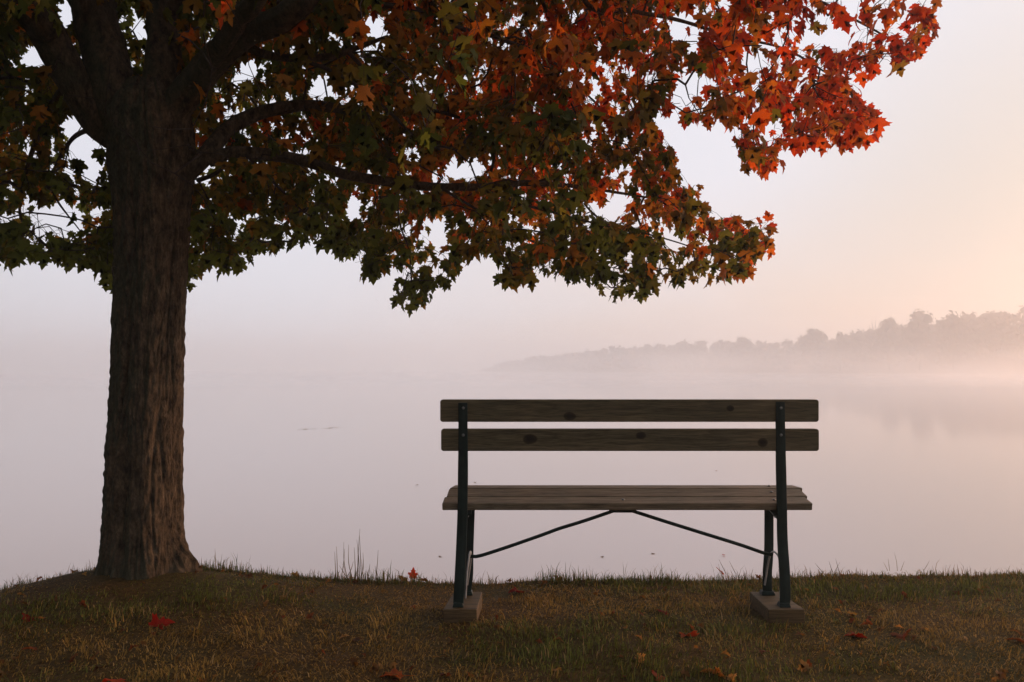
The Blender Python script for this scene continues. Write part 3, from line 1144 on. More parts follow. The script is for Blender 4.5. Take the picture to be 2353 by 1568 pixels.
def leaf_mesh(seed, width=0.0):
    g = np.random.default_rng(seed)
    o = leaf_outline(g)
    c = np.array([[0.0, 0.30]])
    mid = np.array([[0.0, 0.62]])
    xy = np.vstack([c, mid, o])
    fold = g.uniform(0.05, 0.42)
    curl = g.uniform(0.05, 0.65)
    tw = g.uniform(-0.4, 0.4)
    z = fold * np.abs(xy[:, 0]) - curl * ((xy[:, 1] - 0.3) ** 2) - 0.45 * curl * xy[:, 0] ** 2 + tw * xy[:, 0] * xy[:, 1] + 0.04 * noise3(np.stack([xy[:, 0] * 4, xy[:, 1] * 4, xy[:, 0] * 0 + seed], -1))
    v = np.column_stack([xy, z])
    n = len(o)
    F = []
    tipi = n // 2
    for k in range(n):
        k2 = (k + 1) % n
        ym = (o[k][1] + o[k2][1]) / 2
        hub = 0 if ym < 0.47 or abs(o[k][0]) > 0.29 or abs(o[k2][0]) > 0.29 else 1
        F.append((hub, 2 + k, 2 + k2))
    # seal between the two hubs
    for k in range(n):
        k2 = (k + 1) % n
        pass
    hubs = [f[0] for f in F]
    for k in range(n):
        if hubs[k] != hubs[(k + 1) % n]:
            F.append((0, 1, 2 + (k + 1) % n))
    return v, np.array(F)


LEAVES = [leaf_mesh(100 + k) for k in range(16)]
NVL = len(LEAVES[0][0])

PAL = np.array([
    [0.058, 0.076, 0.016],   # deep green
    [0.088, 0.092, 0.017],   # green
    [0.120, 0.088, 0.016],   # olive
    [0.220, 0.105, 0.016],   # brown gold
    [0.360, 0.110, 0.018],   # orange
    [0.430, 0.080, 0.010],   # orange red
    [0.430, 0.052, 0.010],   # red
    [0.330, 0.030, 0.009]])  # wine red


def leaf_colours(p, own):
    """how far the leaf has turned: outer, upper right boughs first, in patches"""
    x, y, z = p[:, 0], p[:, 1], p[:, 2]
    px, py, d = proj(p)
    t_ = np.interp(x, [-5, -2.2, -1.0, 0.0, 0.9, 1.8, 3.0], [0.08, 0.09, 0.16, 0.32, 0.44, 0.60, 0.72])
    t_ = t_ + 0.18 * smooth(2.0, 3.0, z) * (x > -1.6) - 0.22 * smooth(2.4, 1.8, z) * (x < 1.6)
    t_ = t_ + 0.34 * fbm(p * 0.95 + 5.1, 2) + 0.30 * noise3(p * 3.2 + 9.0) + own * 0.18
    t_ = np.clip(t_, 0, 0.999)
    s = t_ * (len(PAL) - 1.001)
    i = np.floor(s).astype(int)
    f = (s - i)[:, None]
    c = PAL[i] * (1 - f) + PAL[np.minimum(i + 1, len(PAL) - 1)] * f
    return c * rng.uniform(0.75, 1.25, (len(p), 1))


def place_leaves():
    rec_o, rec_t, rec_n, rec_s, rec_k, pet_a = [], [], [], [], [], []
    for e_ in ends:
        c = pos[e_]
        pr = pos[par[e_]]
        dr = c - pr
        dr /= np.linalg.norm(dr) + 1e-9
        near = c[2] > 4.6
        cnt = 5 if near else int(rng.integers(4, 9))
        for k in range(cnt):
            along = rng.uniform(0, 0.20)
            a = c - dr * along + rng.normal(size=3) * 0.012
            az = rng.uniform(0, 2 * math.pi)
            out = np.array([math.cos(az), math.sin(az), rng.uniform(-0.9, 0.5)])
            out = out + 0.5 * dr
            out /= np.linalg.norm(out)
            pl = rng.uniform(0.04, 0.10)
            o = a + out * pl
            o[2] -= pl * 0.25
            tdir = out * rng.uniform(0.15, 0.9) + np.array([0, 0, -1.0]) + rng.normal(size=3) * 0.28
            tdir /= np.linalg.norm(tdir)
            nn = out + np.array([0, 0, 0.5]) + rng.normal(size=3) * 0.45
            nn -= tdir * np.dot(nn, tdir)
            nn /= np.linalg.norm(nn) + 1e-9
            s = rng.uniform(0.056, 0.110) * (1.25 if near else 1.0)
            rec_o.append(o); rec_t.append(tdir); rec_n.append(nn); rec_s.append(s); rec_k.append(rng.integers(0, len(LEAVES))); pet_a.append(a)
    return map(np.array, (rec_o, rec_t, rec_n, rec_s, rec_k, pet_a))


LO, LT, LN, LS, LK, LA = place_leaves()
# the lone sprig that reaches out over the water
_sp = [(915, 682, 902, 708, 0.085), (966, 684, 974, 706, 0.08), (938, 655, 930, 682, 0.085), (1008, 632, 1012, 660, 0.085), (1036, 620, 1044, 652, 0.09), (985, 648, 982, 676, 0.075), (960, 640, 952, 664, 0.085), (1020, 600, 1028, 632, 0.09),
       (925, 640, 908, 655, 0.08), (975, 615, 968, 645, 0.09), (868, 610, 862, 640, 0.085), (845, 622, 832, 650, 0.09), (885, 606, 894, 632, 0.08), (1170, 640, 1160, 664, 0.085), (1205, 632, 1200, 662, 0.085), (1150, 632, 1140, 652, 0.08),
       (1768, 507, 1762, 488, 0.085), (1768, 515, 1788, 540, 0.085), (1722, 556, 1712, 585, 0.10), (1748, 556, 1752, 580, 0.11), (1700, 548, 1690, 575, 0.10)]
for (a_, b_, c_, d_, s_) in _sp:
    _D = 5.3 if a_ > 1600 else 4.65 + 0.1 * random.random()
    q0, q1 = P(a_, b_, _D), P(c_, d_, _D + random.uniform(-0.03, 0.03))
    tt = np.array((q1 - q0).normalized())
    nn = np.array([random.uniform(-0.8, 0.8), -1.0, 0.3]); nn -= tt * np.dot(nn, tt); nn /= np.linalg.norm(nn)
    LO = np.vstack([LO, np.array(q0)]); LT = np.vstack([LT, tt]); LN = np.vstack([LN, nn])
    LS = np.append(LS, s_); LK = np.append(LK, 3); LA = np.vstack([LA, np.array(P(1745, 535, 5.3) if a_ > 1600 else P(a_ * 0.6 + 0.4 * min(max(a_, 940), 1190), b_ - 26, _D))])
N_SPRIG = len(_sp)
ctr = LO + LT * LS[:, None] * 0.45
cpx, cpy, cd_ = proj(ctr)
tipx, tipy, _ = proj(LO + LT * LS[:, None] * 0.9)
jx, jy = rng.normal(size=len(cpx)) * 7, rng.normal(size=len(cpx)) * 7 - 6
inframe = (cpx > -60) & (cpx < 2410) & (cpy > -60) & (cpy < 1600) & (ctr[:, 1] > 0)
ok = ~inframe | (inside(cpx + jx, cpy + jy) & inside(tipx + jx, tipy - 10 + jy) & holes_ok(cpx, cpy) & (ctr[:, 1] > 1.7))
# the lower sprays thin out towards their tips
low = inframe & ~inside(cpx, cpy + 34) & (cpx > 440)
ok &= ~(low & (rng.random(len(cpx)) < 0.38))
low2 = inframe & (cpx > 880) & (cpx < 1070) & (cpy > 585)
ok &= ~(low2 & (rng.random(len(cpx)) < 0.45))
gaps = noise3(np.stack([cpx / 34.0, cpy / 34.0, ctr[:, 1] * 0.25], -1))
ok &= ~(inframe & (gaps > 0.34) & (cpx < 1500) & (rng.random(len(cpx)) < 0.8))
# keep the boughs and the front of the trunk clear of leaves down low
ok &= ~((cpx > 255) & (cpx < 445) & (cpy > 215) & (ctr[:, 1] < 3.95))
ok &= ~((ctr[:, 1] < 0.6) & (ctr[:, 2] < 3.2))
ok[-N_SPRIG:] = True
# clear the view onto the main limbs as it is in the photograph
for (x0, y0, x1, y1, w_, dd) in ((455, 380, 620, 245, 34, 4.1), (620, 245, 745, 246, 24, 4.3), (545, 350, 800, 402, 15, 4.2), (800, 402, 1222, 425, 14, 4.5), (560, 110, 760, 132, 10, 3.8), (760, 130, 892, 84, 10, 4.0), (420, 230, 690, 5, 38, 3.7), (120, 100, 230, 300, 42, 3.8), (230, 0, 262, 300, 44, 3.95), (380, 0, 372, 300, 32, 3.95), (262, 150, 450, 330, 60, 3.9)):
    L2 = (x1 - x0) ** 2 + (y1 - y0) ** 2
    s = np.clip(((cpx - x0) * (x1 - x0) + (cpy - y0) * (y1 - y0)) / L2, 0, 1)
    dist = np.hypot(cpx - x0 - s * (x1 - x0), cpy - y0 - s * (y1 - y0))
    ok &= ~((dist < w_ * 1.15) & (ctr[:, 1] < dd) & (rng.random(len(cpx)) < 0.96))
LO, LT, LN, LS, LK, LA, ctr, cd_, inframe = [q[ok] for q in (LO, LT, LN, LS, LK, LA, ctr, cd_, inframe)]
CL = leaf_colours(ctr, rng.normal(size=len(ctr)))
LX = np.cross(LT, LN)
print('leaves', len(LO), 'clusters', len(clusters), 'nodes', len(pos))


def leaf_world(i):
    v = LEAVES[LK[i]][0]
    return LO[i] + LS[i] * (v[:, :1] * LX[i] + v[:, 1:2] * LT[i] + v[:, 2:3] * LN[i])


# petioles and twigs in one part
tv, tf = build_twigs()


def petioles():
    a, b = LA, LO
    mid = (a + b) / 2 + np.array([0, 0, 0.008])
    t_ = b - a
    t_ /= np.linalg.norm(t_, axis=1)[:, None] + 1e-9
    ref = np.where(np.abs(t_[:, 2:3]) < 0.8, np.array([[0, 0, 1.0]]), np.array([[1.0, 0, 0]]))
    u = np.cross(t_, ref)
    u /= np.linalg.norm(u, axis=1)[:, None] + 1e-9
    w = np.cross(t_, u)
    r = 0.0011
    rings = []
    for q in (a, mid, b):
        for k in range(3):
            an = 2 * math.pi * k / 3
            rings.append(q + r * (math.cos(an) * u + math.sin(an) * w))
    V = np.stack(rings, 1).reshape(-1, 3)
    base = np.arange(len(a)) * 9
    F = np.concatenate([np.stack([base + s * 3 + k, base + s * 3 + (k + 1) % 3, base + s * 3 + 3 + (k + 1) % 3, base + s * 3 + 3 + k], -1) for k in range(3) for s in range(2)])
    return V, F


pv_, pf_ = petioles()
o = mesh_obj('twigs', np.vstack([tv, pv_]), np.vstack([tf, pf_ + len(tv)]), M_TWIG, maple)
tag(o, kind='stuff')

# the 300 leaves that show largest are parts of their own
score = np.where(inframe, LS / cd_, 0)
big = set(np.argsort(-score)[:300].tolist())
leaf_data = []
for k, (v, f) in enumerate(LEAVES):
    me = bpy.data.meshes.new('leaf')
    me.from_pydata(v.tolist(), [], f.tolist())
    me.materials.append(M_LEAF_O)
    me.polygons.foreach_set('use_smooth', np.ones(len(me.polygons), dtype=bool))
    leaf_data.append(me)
for i in sorted(big):
    o = bpy.data.objects.new('leaf', leaf_data[LK[i]])
    mtx = Matrix(((LX[i][0], LT[i][0], LN[i][0]), (LX[i][1], LT[i][1], LN[i][1]), (LX[i][2], LT[i][2], LN[i][2])))
    o.rotation_euler = mtx.to_euler()
    o.scale = (LS[i],) * 3
    o.location = Vector(LO[i]) - TREE_BASE
    o.color = (*CL[i], 1)
    o.parent = maple
    COL.objects.link(o)
rest = [i for i in range(len(LO)) if i not in big]
V, F, Cc = [], [], []
nv = 0
LV = np.stack([v for v, f in LEAVES])
for k in range(len(LEAVES)):
    ids = np.array([i for i in rest if LK[i] == k])
    v = LEAVES[k][0]
    f = LEAVES[k][1]
    W_ = LO[ids][:, None] + LS[ids][:, None, None] * (v[None, :, :1] * LX[ids][:, None] + v[None, :, 1:2] * LT[ids][:, None] + v[None, :, 2:3] * LN[ids][:, None])
    V.append(W_.reshape(-1, 3))
    F.append((f[None] + (np.arange(len(ids)) * len(v))[:, None, None]).reshape(-1, 3) + nv)
    Cc.append(np.repeat(CL[ids], len(v), 0))
    nv += len(ids) * len(v)
o = mesh_obj('foliage', np.concatenate(V), np.concatenate(F), M_LEAF_A, maple, smooth=True, cols=np.concatenate(Cc))
tag(o, kind='stuff')

# ------------------------------------------------------------------ bench
BENCH_O = Vector((0.55, 3.5, 0.0))
bench = empty('park_bench', BENCH_O, 'weathered wooden park bench with dark green iron legs seen from behind, facing the lake', 'bench')
import bmesh


def bevel_box(name, corners, mat, parent, bev=0.006, seg=2, origin=None, round_ends=0.0):
    """corners: eight points (4 bottom, 4 top) in world space"""
    bm = bmesh.new()
    vs = [bm.verts.new(Vector(c)) for c in corners]
    for f in ((0, 3, 2, 1), (4, 5, 6, 7), (0, 1, 5, 4), (1, 2, 6, 5), (2, 3, 7, 6), (3, 0, 4, 7)):
        bm.faces.new([vs[i] for i in f])
    bmesh.ops.recalc_face_normals(bm, faces=bm.faces)
    if round_ends:
        ed = [e_ for e_ in bm.edges if abs((e_.verts[0].co - e_.verts[1].co).normalized().y) > 0.8]
        bmesh.ops.bevel(bm, geom=ed, offset=round_ends, segments=4, affect='EDGES', profile=0.5)
    ed = [e_ for e_ in bm.edges if e_.calc_face_angle(0) > 0.6]
    bmesh.ops.bevel(bm, geom=ed, offset=bev, segments=seg, affect='EDGES', profile=0.5)
    org = Vector(origin) if origin else parent_world(parent)
    for v_ in bm.verts: v_.co -= org
    me = bpy.data.meshes.new(name)
    bm.to_mesh(me)
    bm.free()
    me.materials.append(mat)
    o = bpy.data.objects.new(name, me)
    COL.objects.link(o)
    o.parent = parent
    o.location = org - parent_world(parent)
    return o


def strap(name, path, w, d, mat, parent, bev=0.003, rib=True, widths=None):
    """a cast bar swept along a path: flat plate of width w across x, depth d, with a rib behind"""
    c, _ = resample([tuple(p) for p in path], [1] * len(path), 0.03)
    wn = np.interp(np.linspace(0, 1, len(c)), np.linspace(0, 1, len(widths or [w, w])), widths or [w, w])
    t_ = np.gradient(c, axis=0)
    t_ /= np.linalg.norm(t_, axis=1)[:, None]
    X = np.array([1.0, 0, 0])
    X = X[None] - t_ * t_[:, :1]
    X /= np.linalg.norm(X, axis=1)[:, None]
    N = np.cross(t_, X)
    if N[0][1] > 0: N = -N  # towards the viewer
    # section: flange with a web behind it (a T), bevelled edges
    V = []
    for k in range(len(c)):
        hw = wn[k] / 2
        if rib:
            sec = [(-hw, 0.0), (-hw + 0.002, 0.002), (-0.004, 0.0045), (0.004, 0.0045), (hw - 0.002, 0.002), (hw, 0.0), (hw, -0.007), (0.005, -0.009), (0.004, -d), (-0.004, -d), (-0.005, -0.009), (-hw, -0.007)]
        else:
            sec = [(-hw, -bev), (-hw + bev, 0), (hw - bev, 0), (hw, -bev), (hw, -d + bev), (hw - bev, -d), (-hw + bev, -d), (-hw, -d + bev)]
        V += [c[k] + s[0] * X[k] + s[1] * N[k] for s in sec]
    n = len(sec)
    F = []
    for k in range(len(c) - 1):
        for j in range(n):
            F.append((k * n + j, k * n + (j + 1) % n, (k + 1) * n + (j + 1) % n, (k + 1) * n + j))
    F.append(tuple(range(n))[::-1])
    F.append(tuple((len(c) - 1) * n + j for j in range(n)))
    o = mesh_obj(name, np.array(V), F, mat, parent)
    return o


DB = 3.44    # distance of the back slats' rear faces


def back_slat(x0, x1, y0, y1, D, knots, seed, tilt=0.004):
    a, b = P(x0, y0, D), P(x1, y1, D)
    X0, X1, Z1, Z0 = a.x, b.x, a.z, b.z
    th = 0.036
    kn = []
    cx, cz = (X0 + X1) / 2, (Z0 + Z1) / 2
    for kx, ky, rx, rz in knots:
        p = P(kx, ky, D)
        kn.append((p.x - cx + seed * 0, p.z - cz, rx / 1700 * D, rz / 1700 * D))
    m_ = wood_material('back_slat_wood', (0.130, 0.104, 0.060), (0.072, 0.058, 0.034), (0.195, 0.154, 0.092), kn)
    c = [(X0, D, Z0), (X1, D, Z0), (X1, D + th, Z0), (X0, D + th, Z0), (X0, D - tilt, Z1), (X1, D - tilt, Z1), (X1, D + th - tilt, Z1), (X0, D + th - tilt, Z1)]
    return bevel_box('back_slat', c, m_, bench, 0.004, 2, ((X0 + X1) / 2, D, (Z0 + Z1) / 2), 0.012)


back_slat(1011.5, 1882, 918.5, 970, DB, [(1309, 956, 17, 11), (1677, 938, 10, 8)], 0)
back_slat(1013.5, 1882.5, 986, 1037, DB, [(1219, 1011, 18, 13), (1472, 1001, 13, 10), (1752, 1018, 13, 12)], 1)


def seat_slat(x0, x1, d0, z0, d1, z1, th, tw=0.0):
    m_ = wood_material('seat_slat_wood', (0.20, 0.155, 0.105), (0.12, 0.092, 0.062), (0.28, 0.22, 0.155), [])
    n = Vector((0, z0 - z1, d1 - d0)).normalized() * -th
    q = [(x0, d0, z0), (x1, d0, z0), (x1 - tw, d1, z1), (x0 + tw, d1, z1)]
    c = [tuple(Vector(v_) + n) for v_ in q] + q
    return bevel_box('seat_slat', c, m_, bench, 0.0035, 2, ((x0 + x1) / 2, (d0 + d1) / 2, (z0 + z1) / 2))


def zat(y, D): return P(1176.5, y, D).z


seat_slat(-0.323, 1.390, 3.445, zat(1157, 3.445), 3.530, zat(1142, 3.53), 0.034, 0.004)
seat_slat(-0.311, 1.405, 3.542, zat(1140.5, 3.542), 3.628, zat(1123, 3.628), 0.034, 0.005)
seat_slat(-0.303, 1.420, 3.640, zat(1121.5, 3.64), 3.725, zat(1115, 3.725), 0.034, 0.018)

# rear posts, front legs, arches, feet: one set per side
for side in (0, 1):
    if side == 0:
        rear = [P(1063.5, 926, DB - 0.006), P(1064, 1040, DB - 0.004), P(1063, 1157, DB - 0.012), P(1060.5, 1240, 3.42), P(1057.5, 1310, 3.39), P(1053.5, 1380, 3.375), P(1053, 1394, 3.372)]
        front = [P(1081, 1165, 3.60), P(1079.5, 1210, 3.60), P(1077.5, 1270, 3.58), P(1077, 1320, 3.56), P(1073, 1352, 3.55), P(1071, 1358, 3.55)]
    else:
        rear = [P(1793, 924, DB - 0.006), P(1794.5, 1040, DB - 0.004), P(1797, 1157, DB - 0.012), P(1798.5, 1240, 3.42), P(1803, 1310, 3.39), P(1805, 1370, 3.375), P(1802.5, 1397, 3.372)]
        front = [P(1767.5, 1165, 3.60), P(1767.5, 1210, 3.60), P(1767, 1270, 3.58), P(1764, 1310, 3.56), P(1763.5, 1345, 3.55), P(1764, 1362, 3.55)]
    strap('rear_leg', rear, 0.046, 0.03, M_IRON, bench, widths=[0.042, 0.043, 0.047, 0.046, 0.047, 0.048, 0.046])
    strap('front_leg', front, 0.043, 0.028, M_IRON, bench)
    # arch that ties the two legs together, its inner edge given a pale tone
    rx = P(1059 if side == 0 else 1801, 1290, 3.41)
    fx = front[3]
    s_ = 1 if side == 0 else -1
    top = P(1081 if side == 0 else 1777, 1268, 3.50)
    low1 = P(1058 + 12 if side == 0 else 1803 - 10, 1375, 3.385)
    low2 = P(1074 if side == 0 else 1757, 1345, 3.545)
    arch = [low1, P(1073 if side == 0 else 1794, 1320, 3.40), P(1078 if side == 0 else 1790, 1282, 3.44), top, P(1082 if side == 0 else 1767, 1285, 3.54), low2]
    c, r = resample([tuple(p) for p in arch], [0.005] * 6, 0.015)
    v, f = tube(c, r * 0 + 0.0045, 7)
    mesh_obj('arch_rib', v, f, M_PALE, bench, smooth=True)
    # seat bearer under the slats
    a = P(1068 if side == 0 else 1790, 1180, 3.44)
    xx = a.x + 0.012 * s_
    pts = [(xx, 3.43, zat(1157, 3.445) - 0.045), (xx, 3.53, zat(1142, 3.53) - 0.041), (xx, 3.63, zat(1123, 3.63) - 0.040), (xx, 3.715, zat(1115, 3.72) - 0.042)]
    c, r = resample(pts, [1] * 4, 0.02)
    secs = []
    for q in c:
        for dx, dz in ((-0.018, 0), (0.018, 0), (0.018, -0.007), (0.004, -0.009), (0.004, -0.022), (-0.004, -0.022), (-0.004, -0.009), (-0.018, -0.007)):
            secs.append((q[0] + dx, q[1], q[2] + dz))
    F = [(k * 8 + j, k * 8 + (j + 1) % 8, (k + 1) * 8 + (j + 1) % 8, (k + 1) * 8 + j) for k in range(len(c) - 1) for j in range(8)]
    F += [tuple(range(8))[::-1], tuple((len(c) - 1) * 8 + j for j in range(8))]
    mesh_obj('seat_bearer', np.array(secs), F, M_IRON, bench)
    # small pale gusset under the bearer
    gx = P(1074 if side == 0 else 1781, 1180, 3.47)
    v, f = join([tube([gx + Vector((-0.012, 0, 0.006)), gx + Vector((0.0, 0, -0.020))], [0.004, 0.003], 6), tube([gx + Vector((0.012, 0, 0.006)), gx + Vector((0.0, 0, -0.020))], [0.004, 0.003], 6)])
    mesh_obj('gusset', v, f, M_PALE, bench)
    # cast shoes under the legs
    for (fp, w_) in ((rear[-1], 0.052), (front[-1], 0.066)):
        z0 = 0.0505
        c = [(fp.x - w_ / 2, fp.y - 0.016, z0), (fp.x + w_ / 2, fp.y - 0.016, z0), (fp.x + w_ / 2, fp.y + 0.030, z0), (fp.x - w_ / 2, fp.y + 0.030, z0),
             (fp.x - w_ / 2 + 0.006, fp.y - 0.01, z0 + 0.018), (fp.x + w_ / 2 - 0.006, fp.y - 0.01, z0 + 0.018), (fp.x + w_ / 2 - 0.006, fp.y + 0.026, z0 + 0.018), (fp.x - w_ / 2 + 0.006, fp.y + 0.026, z0 + 0.018)]
        bevel_box('foot', c, M_IRON, bench, 0.003, 2)
    # bolts through the slats
    for by in (938, 1000):
        p = P(1064.5 if side == 0 else 1794.5, by, DB - 0.010)
        bm = bmesh.new()
        bmesh.ops.create_uvsphere(bm, u_segments=12, v_segments=8, radius=0.0068)
        for v_ in bm.verts:
            v_.co.y *= 0.55
            v_.co += p - Vector((0, 0.002, 0)) - BENCH_O
        me = bpy.data.meshes.new('bolt')
        bm.to_mesh(me); bm.free()
        me.materials.append(M_BOLT)
        o = bpy.data.objects.new('bolt', me)
        COL.objects.link(o); o.parent = bench
    # bolts in the seat
    for (bd, byy) in ((3.487, 1149), (3.585, 1131), (3.68, 1117)):
        p = P((1072 if side == 0 else 1779) + (0 if side == 0 else (3.487 - bd) * 60), byy, bd)
        bm = bmesh.new()
        bmesh.ops.create_uvsphere(bm, u_segments=12, v_segments=8, radius=0.008)
        for v_ in bm.verts:
            v_.co.z *= 0.5
            v_.co += p + Vector((0, 0, 0.001)) - BENCH_O
        me = bpy.data.meshes.new('bolt')
        bm.to_mesh(me); bm.free()
        me.materials.append(M_BOLT)
        o = bpy.data.objects.new('bolt', me)
        COL.objects.link(o); o.parent = bench

# strap behind the right post that begins below the slats
strap('backing_strap', [P(1800, 1060, DB + 0.012), P(1802, 1157, DB + 0.004), P(1804, 1240, 3.435), P(1807, 1310, 3.405)], 0.022, 0.008, M_IRON, bench, rib=False)

# diagonal braces
for pts in ([P(1408, 1175, 3.50), P(1340, 1198, 3.50), P(1285, 1215, 3.50), P(1250, 1228, 3.50), P(1170, 1256, 3.50), P(1105, 1277, 3.50), P(1088, 1279, 3.50), P(1075, 1278, 3.50)],
            [P(1452, 1174, 3.50), P(1530, 1199, 3.50), P(1610, 1224, 3.50), P(1700, 1252, 3.50), P(1755, 1271, 3.50), P(1775, 1275, 3.50)]):
    c, r = resample([tuple(p) for p in pts], [0.009] * len(pts), 0.02)
    v, f = tube(c, r * 0 + 0.0082, 10)
    mesh_obj('brace', v, f, M_IRON, bench, smooth=True)
c = [P(1400, 1175, 3.49), P(1460, 1175, 3.49)]
v, f = tube([c[0], c[1]], [0.007, 0.007], 8)
mesh_obj('brace_plate', v, f, M_IRON, bench)
p = P(1432, 1168, 3.49)
v, f = tube([p, p + Vector((0, 0, -0.016))], [0.004, 0.004], 8)
mesh_obj('bolt', v, f, M_IRON, bench)
p = P(1432, 1148.5, 3.49)
v, f = tube([p + Vector((0, 0, -0.002)), p + Vector((0, 0, 0.003)), p + Vector((0, 0, 0.004))], [0.008, 0.008, 0.001], 10)
mesh_obj('bolt', v, f, M_BOLT, bench)

# wooden blocks beneath the legs: the bench stands on them
M_BLOCK = wood_material('foot_block_wood', (0.110, 0.074, 0.036), (0.055, 0.038, 0.020), (0.165, 0.112, 0.055))


def block(name, nl, nr, fl, fr, top, label):
    # four top corners (px at near and far edges)
    d0, d1 = 3.335, 3.60
    q = [P(nl[0], nl[1], d0), P(nr[0], nr[1], d0), P(fr[0], fr[1], d1), P(fl[0], fl[1], d1)]
    q = [(p.x, p.y, top) for p in q]
    c = [(a, b, top - 0.075) for a, b, _ in q] + q
    o = empty(name, (sum(p[0] for p in q) / 4, 3.47, 0), label, 'wood block', 'wooden blocks under the bench legs')
    bevel_box('plank', c, M_BLOCK, o, 0.004, 2, (sum(p[0] for p in q) / 4, 3.47, top))
    return o


def block_mesh(nl, nr, fl, fr, top, label):
    d0, d1 = 3.335, 3.60
    q = [P(nl[0], nl[1], d0), P(nr[0], nr[1], d0), P(fr[0], fr[1], d1), P(fl[0], fl[1], d1)]
    q = [(p.x, p.y, top) for p in q]
    c = [(a, b, top - 0.08) for a, b, _ in q] + q
    bm = bmesh.new()
    org = Vector((sum(p[0] for p in q) / 4, 3.47, 0))
    vs = [bm.verts.new(Vector(c_) - org) for c_ in c]
    for f in ((0, 3, 2, 1), (4, 5, 6, 7), (0, 1, 5, 4), (1, 2, 6, 5), (2, 3, 7, 6), (3, 0, 4, 7)):
        bm.faces.new([vs[i] for i in f])
    bmesh.ops.recalc_face_normals(bm, faces=bm.faces)
    bmesh.ops.bevel(bm, geom=list(bm.edges), offset=0.004, segments=2, affect='EDGES', profile=0.5)
    me = bpy.data.meshes.new('foot_block')
    bm.to_mesh(me); bm.free()
    me.materials.append(M_BLOCK)
    o = bpy.data.objects.new('foot_block', me)
    o.location = org
    COL.objects.link(o)
    tag(o, label, 'wood block', 'wooden blocks under the bench legs')


block_mesh((1018, 1394), (1096, 1394), (1043, 1356), (1108, 1356), 0.05, 'wooden foot block under the bench legs nearer the tree')
block_mesh((1766, 1396), (1849, 1403), (1722, 1356), (1790, 1356), 0.05, 'wooden foot block under the bench legs farther from the tree')

# ------------------------------------------------------------------ grass
def blades(x, y, h, w, lean, az, cols, droop=0.4):
    """n blades, 5 verts each"""
    z = ground_h(x, y) - 0.004
    n = len(x)
    fx, fy = np.cos(az), np.sin(az)
    rx, ry = -fy, fx
    b = np.stack([x, y, z], -1)
    r = np.stack([rx, ry, rx * 0], -1) * (w / 2)[:, None]
    f = np.stack([fx, fy, fx * 0], -1)
    up = np.array([0, 0, 1.0])
    m_ = b + f * (lean * h * 0.35)[:, None] + up * (h * 0.6 * np.sqrt(np.maximum(1 - (lean * 0.6) ** 2, 0.05)))[:, None]
    tp = b + f * (lean * h)[:, None] + up * (h * np.sqrt(np.maximum(1 - (lean * 0.95) ** 2, 0.02)) * 0.95)[:, None]
    V = np.stack([b - r, b + r, m_ - r * 0.7, m_ + r * 0.7, tp], 1).reshape(-1, 3)
    base = np.arange(n) * 5
    F = np.concatenate([np.stack([base, base + 1, base + 3], -1), np.stack([base, base + 3, base + 2], -1), np.stack([base + 2, base + 3, base + 4], -1)])
    C_ = np.repeat(cols, 5, 0)
    return V, F, C_


def greenness(x, y):
    g = fbm(np.stack([x * 0.9, y * 1.6, x * 0 + 4.4], -1), 3)
    patch = lambda px, py, D, sx, sy, a: a * np.exp(-((x - P(px, py, D).x) / sx) ** 2 - ((y - D) / sy) ** 2)
    g = g + patch(1500, 1500, 2.9, 0.55, 0.28, 0.55) + patch(780, 1350, 3.75, 0.5, 0.16, 0.45) + patch(1300, 1510, 2.85, 0.25, 0.2, 0.4) + patch(1700, 1540, 2.75, 0.25, 0.15, 0.3) + patch(2180, 1340, 3.8, 0.4, 0.12, 0.4) + patch(1750, 1440, 3.2, 0.12, 0.06, 0.6) + patch(1900, 1500, 2.9, 0.5, 0.2, 0.3) + patch(300, 1380, 3.5, 0.8, 0.2, 0.15) + patch(1050, 1500, 2.9, 0.15, 0.08, 0.5)
    g = g - patch(700, 1500, 2.9, 0.9, 0.3, 0.3) - patch(1250, 1370, 3.6, 0.5, 0.12, 0.4) - patch(2050, 1420, 3.3, 0.6, 0.2, 0.15)
    return g


def grass_cols(x, y, n):
    g = greenness(x, y) + rng.normal(size=n) * 0.28
    t_ = smooth(-0.05, 0.45, g)[:, None]
    brown = np.array([0.320, 0.185, 0.042]) * rng.uniform(0.35, 1.5, (n, 1))
    green = np.array([0.125, 0.132, 0.026]) * rng.uniform(0.4, 1.5, (n, 1))
    c = brown * (1 - t_) + green * t_
    st = rng.random(n) < 0.05
    c[st] = np.array([0.42, 0.27, 0.11]) * rng.uniform(0.6, 1.2, (st.sum(), 1))
    return c


